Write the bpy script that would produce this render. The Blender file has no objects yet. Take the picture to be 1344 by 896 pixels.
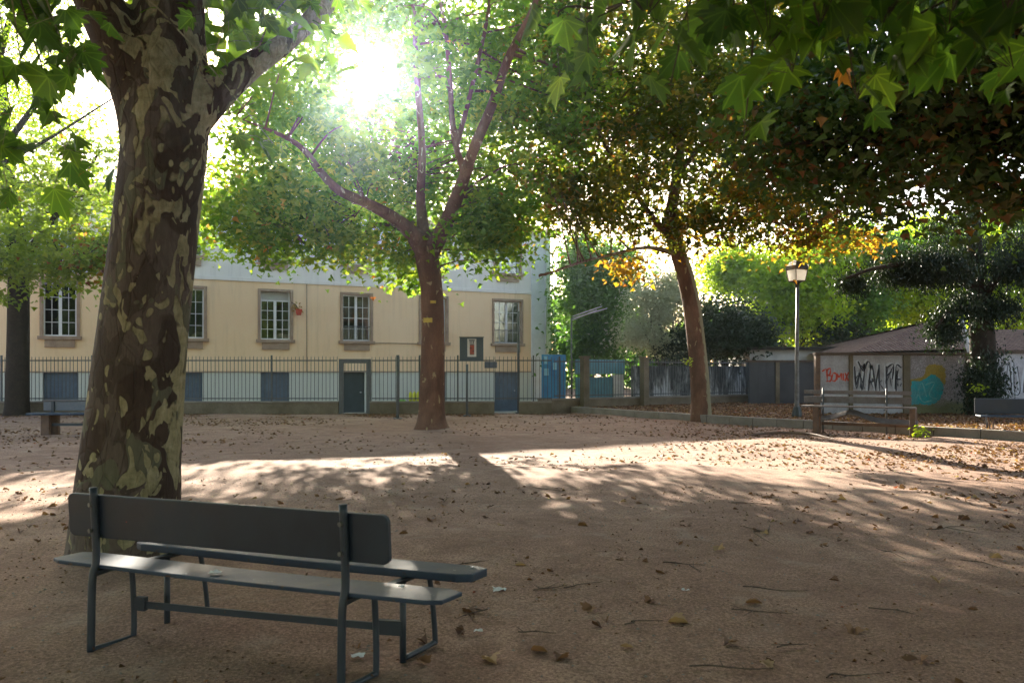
import bpy, math, random
import numpy as np
from mathutils import Vector
random.seed(7)
RNG = np.random.default_rng(11)
S = bpy.context.scene
C = S.collection

# ------------------------------------------------------------------ camera, light, exposure
F = 1050.0; HY = 487.0; EYE = 1.4
cam_d = bpy.data.cameras.new('camera'); cam = bpy.data.objects.new('camera', cam_d); C.objects.link(cam)
cam.location = (0, 0, EYE); cam.rotation_euler = (math.radians(90), 0, 0)
cam_d.sensor_width = 36; cam_d.lens = 36*F/1344; cam_d.shift_y = (HY-448)/1344
cam_d.dof.use_dof = True; cam_d.dof.focus_distance = 11.0; cam_d.dof.aperture_fstop = 4.5
cam_d.clip_start = 0.05; cam_d.clip_end = 2000
S.camera = cam
SUN_AZ = math.atan((475-672)/F)            # angle to the right of +Y (negative = left)
SUN_EL = math.radians(20.4)
SUN_DIR = Vector((math.sin(SUN_AZ)*math.cos(SUN_EL), math.cos(SUN_AZ)*math.cos(SUN_EL), math.sin(SUN_EL)))
sun_d = bpy.data.lights.new('sun', 'SUN'); sun = bpy.data.objects.new('sun', sun_d); C.objects.link(sun)
sun_d.energy = 5.0; sun_d.angle = math.radians(0.5); sun_d.color = (1.0, 0.9, 0.74)
sun.rotation_euler = SUN_DIR.to_track_quat('Z', 'Y').to_euler()
sun.location = (0, 0, 30)
w = bpy.data.worlds.new('World'); S.world = w; w.use_nodes = True
nt = w.node_tree; nt.nodes.clear()
wo = nt.nodes.new('ShaderNodeOutputWorld'); bg = nt.nodes.new('ShaderNodeBackground')
sky = nt.nodes.new('ShaderNodeTexSky'); sky.sky_type = 'NISHITA'; sky.sun_disc = False
sky.sun_elevation = SUN_EL; sky.sun_rotation = SUN_AZ
sky.dust_density = 1.5; sky.air_density = 1.0; sky.ozone_density = 1.2
bg.inputs['Strength'].default_value = 0.10
wbm = nt.nodes.new('ShaderNodeMix'); wbm.data_type = 'RGBA'; wbm.blend_type = 'MULTIPLY'; wbm.inputs[0].default_value = 1.0
wbm.inputs[7].default_value = (1.14, 0.98, 0.89, 1)      # a hazy, milky early autumn sky
nt.links.new(sky.outputs[0], wbm.inputs[6]); nt.links.new(wbm.outputs[2], bg.inputs['Color'])
# aureole of the low sun (part of the sky itself)
tc = nt.nodes.new('ShaderNodeTexCoord')
nrm = nt.nodes.new('ShaderNodeVectorMath'); nrm.operation = 'NORMALIZE'
dt = nt.nodes.new('ShaderNodeVectorMath'); dt.operation = 'DOT_PRODUCT'; dt.inputs[1].default_value = SUN_DIR
nt.links.new(tc.outputs['Generated'], nrm.inputs[0]); nt.links.new(nrm.outputs[0], dt.inputs[0])
def wm(op, a, b=None):
    n = nt.nodes.new('ShaderNodeMath'); n.operation = op
    for i, v in enumerate((a, b)):
        if v is None: continue
        if isinstance(v, (int, float)): n.inputs[i].default_value = v
        else: nt.links.new(v, n.inputs[i])
    return n.outputs[0]
ang = wm('ARCCOSINE', wm('MINIMUM', dt.outputs['Value'], 0.9999999))
core = wm('MULTIPLY', wm('EXPONENT', wm('MULTIPLY', wm('POWER', wm('DIVIDE', ang, math.radians(.95)), 2.0), -1.0)), 25.0)
halo = wm('MULTIPLY', wm('EXPONENT', wm('DIVIDE', ang, -math.radians(6.0))), .6)
bg2 = nt.nodes.new('ShaderNodeBackground'); bg2.inputs['Color'].default_value = (0.74, 0.93, 1.0, 1)
nt.links.new(wm('ADD', core, halo), bg2.inputs['Strength'])
ad = nt.nodes.new('ShaderNodeAddShader')
nt.links.new(bg.outputs[0], ad.inputs[0]); nt.links.new(bg2.outputs[0], ad.inputs[1])
nt.links.new(ad.outputs[0], wo.inputs['Surface'])
S.view_settings.view_transform = 'Standard'; S.view_settings.look = 'None'
S.view_settings.exposure = 2.45; S.view_settings.gamma = 1.0
S.cycles.max_bounces = 8; S.cycles.transmission_bounces = 6; S.cycles.transparent_max_bounces = 12
S.cycles.volume_bounces = 0; S.cycles.use_denoising = True
S.cycles.sample_clamp_indirect = 6.0
S.cycles.volume_step_rate = 1.0

# ------------------------------------------------------------------ helpers
def P(px, py, D): return np.array([(px-672)/F*D, D, EYE+(HY-py)/F*D])
def G(px, py, z=0.0):
    D = (EYE-z)*F/(py-HY); return np.array([(px-672)/F*D, D, z])

def tag(o, label=None, cat=None, group=None, kind=None):
    if label: o['label'] = label
    if cat: o['category'] = cat
    if group: o['group'] = group
    if kind: o['kind'] = kind
    return o
def thing(name, label, cat, loc=(0, 0, 0), rotz=0, group=None):
    o = bpy.data.objects.new(name, None); C.objects.link(o)
    o.location = Vector([float(v) for v in loc]); o.rotation_euler = (0, 0, rotz)
    o.empty_display_size = 0.3
    return tag(o, label, cat, group)
def copy_tree(o, parent=None):
    c = o.copy(); C.objects.link(c); c.parent = parent
    for ch in list(o.children): copy_tree(ch, c)
    return c
def root_loc(o):
    while o.parent: o = o.parent
    return np.array(o.location) if o.type == 'EMPTY' else np.zeros(3)

class MB:
    def __init__(s): s.v = []; s.f = []; s.n = 0
    def add(s, vs, fs):
        vs = [tuple(float(c) for c in p) for p in vs]
        s.v += vs; s.f += [tuple(i+s.n for i in f) for f in fs]; s.n += len(vs); return s
    def box(s, x0, x1, y0, y1, z0, z1):
        return s.obox((0, 0, 0), (1, 0, 0), (0, 1, 0), (0, 0, 1), x0, x1, y0, y1, z0, z1)
    def obox(s, o, ex, ey, ez, x0, x1, y0, y1, z0, z1):
        o, ex, ey, ez = (np.array(q, float) for q in (o, ex, ey, ez))
        vs = [o+ex*a+ey*b+ez*c for c in (z0, z1) for b in (y0, y1) for a in (x0, x1)]
        return s.add(vs, [(0, 2, 3, 1), (4, 5, 7, 6), (0, 1, 5, 4), (2, 6, 7, 3), (0, 4, 6, 2), (1, 3, 7, 5)])
    def bar(s, p, q, w, h, up=(0, 0, 1)):
        p = np.array(p, float); q = np.array(q, float); d = q-p; L = np.linalg.norm(d); d /= L
        x = np.cross(d, up)
        if np.linalg.norm(x) < 1e-4: x = np.cross(d, (0, 1, 0))
        x /= np.linalg.norm(x); z = np.cross(x, d)
        return s.obox(p, d, x, z, 0, L, -w/2, w/2, -h/2, h/2)
    def tube(s, pts, rad, seg=10, cap=True, wob=0.0, seed=0):
        pts = np.array(pts, float); n = len(pts)
        rad = np.full(n, rad, float) if np.isscalar(rad) else np.array(rad, float)
        t = np.gradient(pts, axis=0); t /= np.linalg.norm(t, axis=1)[:, None]
        ref = np.array([0, 0, 1.0]) if abs(t[0][2]) < .9 else np.array([1.0, 0, 0])
        x = np.cross(ref, t[0]); x /= np.linalg.norm(x)
        vs = []; a = np.arange(seg)*2*math.pi/seg; rr = np.random.default_rng(seed)
        ph = rr.uniform(0, 6.28, 4)
        for i in range(n):
            x = x - t[i]*np.dot(x, t[i]); x /= np.linalg.norm(x); y = np.cross(t[i], x)
            k = 1+wob*(np.sin(2*a+ph[0]+i*.13)+.6*np.sin(3*a+ph[1]-i*.21)+.5*np.sin(5*a+ph[2]+i*.17))
            for j in range(seg): vs.append(pts[i]+rad[i]*k[j]*(x*math.cos(a[j])+y*math.sin(a[j])))
        fs = [(i*seg+j, i*seg+(j+1) % seg, (i+1)*seg+(j+1) % seg, (i+1)*seg+j) for i in range(n-1) for j in range(seg)]
        if cap: fs += [tuple(range(seg))[::-1], tuple((n-1)*seg+j for j in range(seg))]
        return s.add(vs, fs)
    def poly(s, pts): return s.add(pts, [tuple(range(len(pts)))])
    def prism(s, pts, off):
        pts = [np.array(p, float) for p in pts]; off = np.array(off, float); n = len(pts)
        return s.add(pts+[p+off for p in pts], [tuple(range(n))[::-1], tuple(range(n, 2*n))]+[(i, (i+1) % n, n+(i+1) % n, n+i) for i in range(n)])
    def build(s, name, mat, parent=None, world=True, smooth=False, bevel=0.0, seg=2, remesh=0.0, sm=6):
        v = np.array(s.v, float)
        if parent is not None and world: v = v-root_loc(parent)
        me = bpy.data.meshes.new(name); me.from_pydata([tuple(p) for p in v], [], s.f); me.update()
        o = bpy.data.objects.new(name, me); C.objects.link(o); o.parent = parent
        me.materials.append(mat)
        if remesh:
            m = o.modifiers.new('r', 'REMESH'); m.mode = 'VOXEL'; m.voxel_size = remesh; m.use_smooth_shade = True
            m = o.modifiers.new('s', 'SMOOTH'); m.factor = .5; m.iterations = sm
            dg = bpy.context.evaluated_depsgraph_get(); nm = bpy.data.meshes.new_from_object(o.evaluated_get(dg))
            o.modifiers.clear(); o.data = nm; nm.name = name
            if not nm.materials: nm.materials.append(mat)
            nm.polygons.foreach_set('use_smooth', [True]*len(nm.polygons))
        if smooth: me.polygons.foreach_set('use_smooth', [True]*len(me.polygons))
        if bevel:
            m = o.modifiers.new('bevel', 'BEVEL'); m.width = bevel; m.segments = seg; m.limit_method = 'ANGLE'; m.angle_limit = math.radians(40)
        return o

# ------------------------------------------------------------------ materials
class N:
    def __init__(s, name):
        s.m = bpy.data.materials.new(name); s.m.use_nodes = True; s.t = s.m.node_tree
        s.b = s.t.nodes['Principled BSDF']; s.out = s.t.nodes['Material Output']; s._c = None
    def n(s, typ, **kw):
        x = s.t.nodes.new(typ)
        for k, v in kw.items(): setattr(x, k, v)
        return x
    def l(s, a, b): s.t.links.new(a, b)
    def co(s):
        if s._c is None: s._c = s.n('ShaderNodeTexCoord').outputs['Object']
        return s._c
    def scaled(s, sc, loc=(0, 0, 0)):
        m = s.n('ShaderNodeMapping'); m.inputs['Scale'].default_value = sc; m.inputs['Location'].default_value = loc
        s.l(s.co(), m.inputs['Vector']); return m.outputs[0]
    def noise(s, scale, detail=4, rough=.55, dist=0., vec=None, col=False):
        x = s.n('ShaderNodeTexNoise'); x.inputs['Scale'].default_value = scale; x.inputs['Detail'].default_value = detail
        x.inputs['Roughness'].default_value = rough; x.inputs['Distortion'].default_value = dist
        s.l(vec or s.co(), x.inputs['Vector']); return x.outputs['Color' if col else 'Fac']
    def vor(s, scale, feature='F1', vec=None, out='Distance'):
        x = s.n('ShaderNodeTexVoronoi', feature=feature); x.inputs['Scale'].default_value = scale
        s.l(vec or s.co(), x.inputs['Vector']); return x.outputs[out]
    def ramp(s, fac, stops, interp='LINEAR'):
        x = s.n('ShaderNodeValToRGB'); x.color_ramp.interpolation = interp
        el = x.color_ramp.elements
        while len(el) < len(stops): el.new(.5)
        for e, (p, c) in zip(el, stops):
            e.position = p
            c = (c, c, c) if isinstance(c, (int, float)) else c
            e.color = (*c, 1)
        s.l(fac, x.inputs[0]); return x.outputs[0]
    def mix(s, fac, a, b, blend='MIX'):
        x = s.n('ShaderNodeMix', data_type='RGBA', blend_type=blend)
        if isinstance(fac, (int, float)): x.inputs[0].default_value = fac
        else: s.l(fac, x.inputs[0])
        for i, v in ((6, a), (7, b)):
            if isinstance(v, tuple): x.inputs[i].default_value = (*v, 1)
            else: s.l(v, x.inputs[i])
        return x.outputs[2]
    def math(s, op, a, b=0.0):
        x = s.n('ShaderNodeMath', operation=op)
        for i, v in enumerate((a, b)):
            if isinstance(v, (int, float)): x.inputs[i].default_value = v
            else: s.l(v, x.inputs[i])
        return x.outputs[0]
    def bump(s, h, strength=.3, dist=.02):
        x = s.n('ShaderNodeBump'); x.inputs['Strength'].default_value = strength; x.inputs['Distance'].default_value = dist
        s.l(h, x.inputs['Height']); s.l(x.outputs[0], s.b.inputs['Normal']); return x
    def base(s, c, rough=.8, metal=0., spec=.4):
        if isinstance(c, tuple): s.b.inputs['Base Color'].default_value = (*c, 1)
        else: s.l(c, s.b.inputs['Base Color'])
        if isinstance(rough, (int, float)): s.b.inputs['Roughness'].default_value = rough
        else: s.l(rough, s.b.inputs['Roughness'])
        s.b.inputs['Metallic'].default_value = metal; s.b.inputs['Specular IOR Level'].default_value = spec
        return s

def worn(name, c, c2=None, rough=.6, scale=6, amt=.5, bump=.15, metal=0, spec=.4, fine=60):
    """base colour broken up by large dirt and fine grain"""
    n = N(name); c2 = c2 or tuple(v*.6 for v in c)
    big = n.ramp(n.noise(scale, 6, .6), [(.35, 0.), (.7, 1.)])
    col = n.mix(n.math('MULTIPLY', big, amt), c, c2)
    g = n.noise(fine, 3, .6); col = n.mix(.25, col, n.ramp(g, [(.3, .25), (.7, .95)]), 'OVERLAY')
    n.base(col, rough, metal, spec); n.bump(g, bump, .004); return n.m

def leaf_mat(name, stops, trans=.5, tboost=1.6, rough=.5, veins=False):
    n = N(name)
    a = n.n('ShaderNodeAttribute', attribute_name='tint')
    col = n.ramp(a.outputs['Fac'], stops)
    if veins:
        lc = n.n('ShaderNodeAttribute', attribute_name='leafco'); sx = n.n('ShaderNodeSeparateXYZ'); n.l(lc.outputs['Vector'], sx.inputs[0])
        an = n.math('ARCTAN2', n.math('ABSOLUTE', sx.outputs[0]), sx.outputs[1]); rad = n.n('ShaderNodeVectorMath', operation='LENGTH'); n.l(lc.outputs['Vector'], rad.inputs[0])
        d = n.math('MINIMUM', n.math('MINIMUM', n.math('ABSOLUTE', an), n.math('ABSOLUTE', n.math('SUBTRACT', an, .58))), n.math('ABSOLUTE', n.math('SUBTRACT', an, 1.12)))
        d = n.math('MULTIPLY', d, rad.outputs['Value'])
        wv = n.math('ABSOLUTE', n.math('SINE', n.math('MULTIPLY', n.math('ADD', rad.outputs['Value'], n.math('MULTIPLY', d, -.9)), 26.0)))
        col = n.mix(n.ramp(wv, [(.0, .35), (.10, 0.)]), col, n.mix(1., col, (1.6, 1.5, 1.2), 'MULTIPLY'))
        col = n.mix(n.ramp(d, [(.008, .75), (.022, 0.)]), col, n.mix(1., col, (2.3, 2.0, 1.7), 'MULTIPLY'))
        bl = n.noise(38, 3, .6); col = n.mix(n.ramp(bl, [(.66, 0.), (.70, .8)]), col, (.12, .07, .02)); col = n.mix(n.ramp(n.noise(12, 3), [(.4, 0.), (.7, .4)]), col, n.mix(1., col, (1.5, 1.2, .8), 'MULTIPLY'))
    n.base(col, rough, 0, .35)
    tr = n.n('ShaderNodeBsdfTranslucent')
    tcol = n.mix(1.0, col, (tboost*1.12, tboost*1.15, tboost*.55), 'MULTIPLY')
    n.l(tcol, tr.inputs['Color'])
    mx = n.n('ShaderNodeMixShader'); mx.inputs[0].default_value = trans
    n.l(n.b.outputs[0], mx.inputs[1]); n.l(tr.outputs[0], mx.inputs[2]); n.l(mx.outputs[0], n.out.inputs['Surface'])
    return n.m

M = {}
def chipped(name, c, rust, rough, thr, sc=14):
    n = N(name); a = n.noise(4, 6, .65, .3); ch = n.noise(sc, 6, .75, .4); g = n.noise(70, 3, .6)
    col = n.mix(n.ramp(a, [(.35, 0.), (.7, .5)]), c, tuple(v*1.7+.01 for v in c)); col = n.mix(n.ramp(ch, [(thr, 0.), (thr+.025, 1.)]), col, rust)
    dust = n.noise(2.2, 5, .7, .2); col = n.mix(n.ramp(dust, [(.5, 0.), (.8, .12)]), col, (.13, .12, .10))
    n.base(col, n.ramp(a, [(.3, .35), (.7, .6)]), 0, .5); n.bump(n.math('ADD', n.math('MULTIPLY', ch, 1.), n.math('MULTIPLY', g, .3)), .35, .004); return n.m
M['steel'] = worn('grey_green_painted_steel', (.032, .044, .056), (.06, .04, .03), .45, 9, .35, .2, 0, .5, 90)
M['steel'] = chipped('chipped_grey_steel', (.020, .030, .042), (.09, .045, .025), .45, .64, 22)
M['bluewood'] = worn('blue_grey_painted_board', (.075, .105, .135), (.16, .15, .14), .38, 5, .45, .12, 0, .5, 50)
M['darkboard'] = worn('dark_slate_painted_board', (.022, .034, .048), (.012, .016, .022), .42, 4, .4, .1, 0, .5, 60)
M['darkboard'] = chipped('chipped_slate_board', (.012, .021, .034), (.10, .085, .075), .45, .68, 11)
M['fence'] = worn('dull_grey_fence_paint', (.07, .085, .09), (.13, .08, .05), .5, 5, .4)
M['gatemetal'] = worn('dark_grey_gate_metal', (.10, .11, .115), (.06, .05, .045), .5, 6, .5)
M['concrete'] = worn('weathered_concrete', (.19, .155, .11), (.085, .07, .04), .9, 1.6, .8, .5, 0, .2, 30)
M['kerb'] = worn('kerb_concrete', (.25, .22, .185), (.12, .10, .075), .85, 2.5, .6, .5, 0, .25, 40)
M['white'] = worn('white_window_paint', (.68, .70, .72), (.45, .45, .42), .45, 8, .4)
M['stone'] = worn('brown_stone_surround', (.36, .26, .18), (.20, .14, .10), .85, 3, .7, .3)
M['bluepanel'] = worn('slate_blue_panel_paint', (.105, .145, .195), (.06, .075, .10), .5, 3, .6)
M['darkgreen'] = worn('dark_green_door_paint', (.045, .062, .062), (.02, .03, .03), .5, 4, .5)
M['quoin'] = worn('pale_blue_grey_corner_stone', (.70, .74, .78), (.52, .55, .57), .8, 2, .6)
M['pipe'] = worn('grey_zinc_pipe', (.5, .52, .55), (.3, .3, .3), .5, 4, .4)
M['salmon'] = worn('salmon_eave_boards', (.50, .32, .24), (.35, .22, .17), .8, 2, .5)
M['unlit_rooms'] = worn('inner_dark', (.02, .02, .02), (.01, .01, .01), .9)
M['blue'] = worn('bright_blue_door_paint', (.03, .17, .38), (.05, .30, .52), .5, 2.5, .8)
M['teal'] = worn('faded_teal_metal', (.11, .28, .34), (.07, .15, .18), .55, 3, .6)
M['yellow'] = worn('yellow_plastic', (.75, .78, .04), (.6, .6, .03), .35, 3, .3)
M['green'] = worn('green_plastic', (.25, .62, .1), (.2, .5, .1), .4, 3, .3)
M['oldwood'] = worn('weathered_brown_timber', (.16, .095, .06), (.06, .045, .038), .7, 7, .7, .4, 0, .3, 40)
M['greywood'] = worn('silvered_grey_planks', (.14, .135, .135), (.09, .062, .045), .55, 6, .7, .3, 0, .4, 40)
M['lampmetal'] = worn('dark_green_lamp_metal', (.025, .035, .033), (.05, .035, .02), .4, 10, .4, .1, 0, .5)
M['polemetal'] = worn('chipped_grey_pole_paint', (.17, .17, .16), (.06, .05, .045), .5, 7, .9)
M['board'] = worn('slate_sign_board', (.07, .10, .125), (.05, .065, .08), .5, 3, .4)
M['paper'] = worn('white_paper', (.72, .72, .72), (.5, .5, .5), .8, 8, .3)
M['red'] = worn('faded_red_print', (.42, .10, .07), (.25, .08, .06), .7, 20, .5)
M['black'] = worn('black_print', (.04, .04, .045), (.02, .02, .02), .7, 10, .4)
M['redspray'] = worn('red_spray_paint', (.55, .07, .03), (.4, .05, .03), .8, 6, .4)
M['blackspray'] = worn('black_spray_paint', (.035, .035, .045), (.06, .06, .07), .8, 6, .5)
M['whitespray'] = worn('pale_spray_paint', (.50, .52, .55), (.36, .38, .42), .8, 6, .5)
M['stump'] = worn('dry_twig_bark', (.10, .07, .05), (.05, .035, .025), .9, 12, .6, .3)
M['palewall'] = worn('off_white_render', (.55, .54, .50), (.22, .21, .19), .9, 1.2, .7, .3)
M['yellowwall'] = worn('ochre_render', (.62, .45, .24), (.5, .35, .18), .9, 1.2, .4, .2)

def ground_mat():
    n = N('sandy_gravel_ground')
    big = n.noise(.35, 5, .6, .3); mid = n.noise(2.2, 6, .65, .2); fine = n.noise(55, 4, .7); grit = n.vor(85)
    grit2 = n.vor(38, out='Color')
    col = n.ramp(big, [(.3, (.265, .158, .108)), (.52, (.340, .218, .155)), (.75, (.41, .280, .205))])
    col = n.mix(n.ramp(mid, [(.38, .55), (.62, 0.)]), col, (.20, .115, .08))
    col = n.mix(.85, col, n.ramp(fine, [(.3, .15), (.7, .85)]), 'OVERLAY'); f2 = n.noise(160, 3, .8); col = n.mix(.6, col, n.ramp(f2, [(.35, .2), (.65, .8)]), 'OVERLAY')
    st = n.ramp(grit, [(.10, 1.), (.22, 0.)])
    bw = n.n('ShaderNodeSeparateColor'); n.l(grit2, bw.inputs[0])
    peb = n.math('MULTIPLY', st, n.ramp(bw.outputs[0], [(.55, 0.), (.6, 1.)]))
    col = n.mix(n.math('MULTIPLY', peb, .85), col, n.ramp(bw.outputs[1], [(0, (.16, .12, .10)), (.5, (.38, .33, .29)), (1, (.55, .50, .45))]))
    pt = n.noise(1.1, 6, .75, .8); col = n.mix(n.ramp(pt, [(.50, 0.), (.66, .6)]), col, (.165, .095, .068)); lt = n.noise(1.7, 5, .7, .5, n.scaled((1, 1, 1), (7, 3, 0))); col = n.mix(n.ramp(lt, [(.55, 0.), (.75, .45)]), col, (.42, .345, .27))
    sp = n.noise(24, 3, .8, .3); col = n.mix(n.ramp(sp, [(.60, 0.), (.70, .55)]), col, (.13, .085, .06))
    st2 = n.noise(7, 5, .7, .6); col = n.mix(n.ramp(st2, [(.60, 0.), (.72, .6)]), col, (.17, .115, .08))
    n.base(col, .95, 0, .15)
    h = n.math('ADD', n.math('MULTIPLY', fine, .35), n.math('ADD', n.math('MULTIPLY', mid, 1.6), n.math('MULTIPLY', st, .5)))
    n.bump(h, .55, .02); return n.m
M['ground'] = ground_mat()

def facade_mat(name, c, c2):
    n = N(name)
    sm = n.noise(.5, 5, .6, .2); col = n.mix(n.ramp(sm, [(.35, 0.), (.7, .7)]), c, c2)
    stk = n.noise(1.0, 5, .65, 0, n.scaled((5, 5, .35))); col = n.mix(n.ramp(stk, [(.52, 0.), (.8, .45)]), col, tuple(v*.62 for v in c))
    g = n.noise(40, 3); col = n.mix(.14, col, n.ramp(g, [(.3, .3), (.7, .8)]), 'OVERLAY')
    n.base(col, .9, 0, .2); n.bump(g, .2, .006); return n.m
M['cream'] = facade_mat('cream_yellow_render', (.80, .575, .345), (.84, .64, .42))
M['basement'] = facade_mat('pale_green_grey_render', (.55, .57, .50), (.62, .62, .54))
M['upper'] = facade_mat('pale_blue_white_render', (.72, .71, .67), (.77, .74, .68))

def bark_plane(name, dark=False):
    n = N(name)
    wv = n.noise(1.5, 3, .5, 0, n.scaled((1, 1, .8)), col=True)
    add = n.n('ShaderNodeVectorMath', operation='ADD'); sc = n.n('ShaderNodeVectorMath', operation='SCALE'); sc.inputs['Scale'].default_value = .55
    n.l(wv, sc.inputs[0]); n.l(n.scaled((1, 1, .5)), add.inputs[0]); n.l(sc.outputs[0], add.inputs[1]); v = add.outputs[0]
    a = n.noise(4.6, 2.5, .5, .3, v); b = n.noise(9, 2, .45, .4, v); c = n.noise(2.0, 2, .45, .2, v)
    vcell = n.vor(10, vec=v, out='Color'); sp = n.n('ShaderNodeSeparateColor'); n.l(vcell, sp.inputs[0])
    grain = n.noise(20, 5, .7, .2, n.scaled((1.6, 1.6, .35)))
    if not dark:
        base = n.mix(n.ramp(c, [(.47, 0.), (.49, 1.)]), (.068, .046, .035), (.125, .098, .080))
        base = n.mix(n.ramp(n.noise(5.5, 3, .5, .5, v), [(.50, 0.), (.51, .55)]), base, (.045, .030, .024))
        col = n.mix(n.ramp(n.noise(4.2, 2, .4, .3, v), [(.585, 0.), (.59, 1.)]), base, (.13, .125, .085))
        sx = n.n('ShaderNodeSeparateXYZ'); n.l(n.co(), sx.inputs[0]); gx_ = n.math('MULTIPLY', sx.outputs[0], .10)
        m1 = n.ramp(n.math('ADD', a, gx_), [(.608, 0.), (.622, 1.)]); m2 = n.ramp(n.math('ADD', b, gx_), [(.635, 0.), (.64, 1.)])
        m3 = n.math('MULTIPLY', n.ramp(n.vor(12, vec=v), [(.30, 1.), (.33, 0.)]), n.ramp(sp.outputs[0], [(.62, 0.), (.64, 1.)]))
        pm = n.math('MAXIMUM', n.math('MAXIMUM', m1, m2), m3)
        col = n.mix(pm, col, n.ramp(n.noise(9, 5, .7, .5), [(.30, (.17, .155, .085)), (.5, (.30, .27, .155)), (.7, (.42, .375, .25))]))
    else:
        col = n.mix(n.ramp(c, [(.42, 0.), (.58, 1.)]), (.12, .060, .036), (.19, .098, .058))
        pm = n.ramp(b, [(.66, 0.), (.675, 1.)]); col = n.mix(pm, col, (.34, .25, .13))
    col = n.mix(.55, col, n.ramp(grain, [(.25, .28), (.75, .74)]), 'OVERLAY')
    n.base(col, .85, 0, .25)
    crack = n.vor(9, 'DISTANCE_TO_EDGE', vec=n.scaled((1, 1, .4)))
    h = n.math('ADD', n.math('MULTIPLY', grain, .8), n.math('MULTIPLY', pm, -1.0))
    h = n.math('ADD', h, n.math('MULTIPLY', n.ramp(crack, [(0., 0.), (.06, 1.)]), .4))
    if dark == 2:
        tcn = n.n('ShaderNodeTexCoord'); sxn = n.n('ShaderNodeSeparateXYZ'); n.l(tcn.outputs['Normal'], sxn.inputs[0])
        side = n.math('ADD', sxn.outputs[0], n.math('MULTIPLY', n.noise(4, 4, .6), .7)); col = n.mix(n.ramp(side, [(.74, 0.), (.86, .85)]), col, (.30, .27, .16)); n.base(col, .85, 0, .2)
    n.bump(h, 1.0, .022); return n.m
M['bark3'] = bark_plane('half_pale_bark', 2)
M['bark'] = bark_plane('mottled_plane_bark'); M['bark2'] = bark_plane('reddish_brown_bark', True)
M['barkdark'] = worn('dark_rough_bark', (.045, .034, .026), (.02, .018, .014), .95, 5, .7, .8, 0, .1, 25)

# ------------------------------------------------------------------ leaves
def make_template(half, fold=.25, droop=.35):
    """half outline (x>=0) from base to tip -> folded leaf of two polygons"""
    k = len(half)
    T = [(x, y) for x, y in half] + [(-x, y) for x, y in half[1:-1]]
    T = np.array([(x, y, fold*abs(x)-droop*(y-.45)**2-.5*droop*x*x) for x, y in T])
    right = list(range(k)); left = [0]+list(range(k, k+k-2))+[k-1]; left = left[::-1]
    return T, [right, left]
T_FAR = make_template([(0, 0), (.48, .22), (.22, .55), (0, 1.0)])
T_SMALL = make_template([(0, 0), (.2, .5), (0, 1.0)])
T_NEAR = make_template([(0, 0), (.14, -.10), (.34, -.06), (.30, .05), (.46, .10), (.62, .30), (.45, .30), (.30, .38), (.42, .50), (.44, .68), (.30, .64), (.20, .60), (.19, .76), (.09, .84), (0, 1.05)], .18, .30)

def leaf_mesh(name, mat, pts, sizes, tint, parent, template=T_FAR, droop=.5, upright=.6, rng=RNG, curl=0.0, dirs=None):
    T, polys = template; n = len(pts); k = len(T)
    th = rng.uniform(0, 2*math.pi, n)
    d = np.stack([np.cos(th), np.sin(th), -droop+rng.normal(0, .35, n)], 1)
    if dirs is not None: d = dirs
    d /= np.linalg.norm(d, axis=1)[:, None]
    nn = np.stack([rng.normal(0, upright, n), rng.normal(0, upright, n), np.ones(n)], 1)
    nn -= d*(nn*d).sum(1)[:, None]; nn /= np.linalg.norm(nn, axis=1)[:, None]
    x = np.cross(d, nn)
    cz = 1+rng.uniform(-.6, 1.2, n)*1.0+curl
    V = pts[:, None, :]+sizes[:, None, None]*(T[None, :, 0, None]*x[:, None, :]*rng.uniform(.8, 1.15, n)[:, None, None]+T[None, :, 1, None]*d[:, None, :]+T[None, :, 2, None]*cz[:, None, None]*nn[:, None, :])
    V = V.reshape(-1, 3)-root_loc(parent)[None] if parent is not None else V.reshape(-1, 3)
    flat = np.concatenate([np.array(p) for p in polys]); ls = [len(p) for p in polys]
    loops = (flat[None]+(np.arange(n)*k)[:, None]).ravel()
    tot = np.tile(ls, n); start = np.concatenate([[0], np.cumsum(tot)[:-1]])
    me = bpy.data.meshes.new(name)
    me.vertices.add(len(V)); me.vertices.foreach_set('co', V.astype(np.float32).ravel())
    me.loops.add(len(loops)); me.loops.foreach_set('vertex_index', loops.astype(np.int32))
    me.polygons.add(len(tot)); me.polygons.foreach_set('loop_start', start.astype(np.int32)); me.polygons.foreach_set('loop_total', tot.astype(np.int32))
    at = me.attributes.new('tint', 'FLOAT', 'FACE'); at.data.foreach_set('value', np.repeat(tint, len(polys)).astype(np.float32))
    if template is T_NEAR:
        lc = me.attributes.new('leafco', 'FLOAT_VECTOR', 'POINT'); q_ = np.tile(np.column_stack([T[:, 0], T[:, 1], np.zeros(k)]), (n, 1)); lc.data.foreach_set('vector', q_.astype(np.float32).ravel())
    me.update(calc_edges=True); me.materials.append(mat)
    o = bpy.data.objects.new(name, me); C.objects.link(o); o.parent = parent; return o

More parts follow.
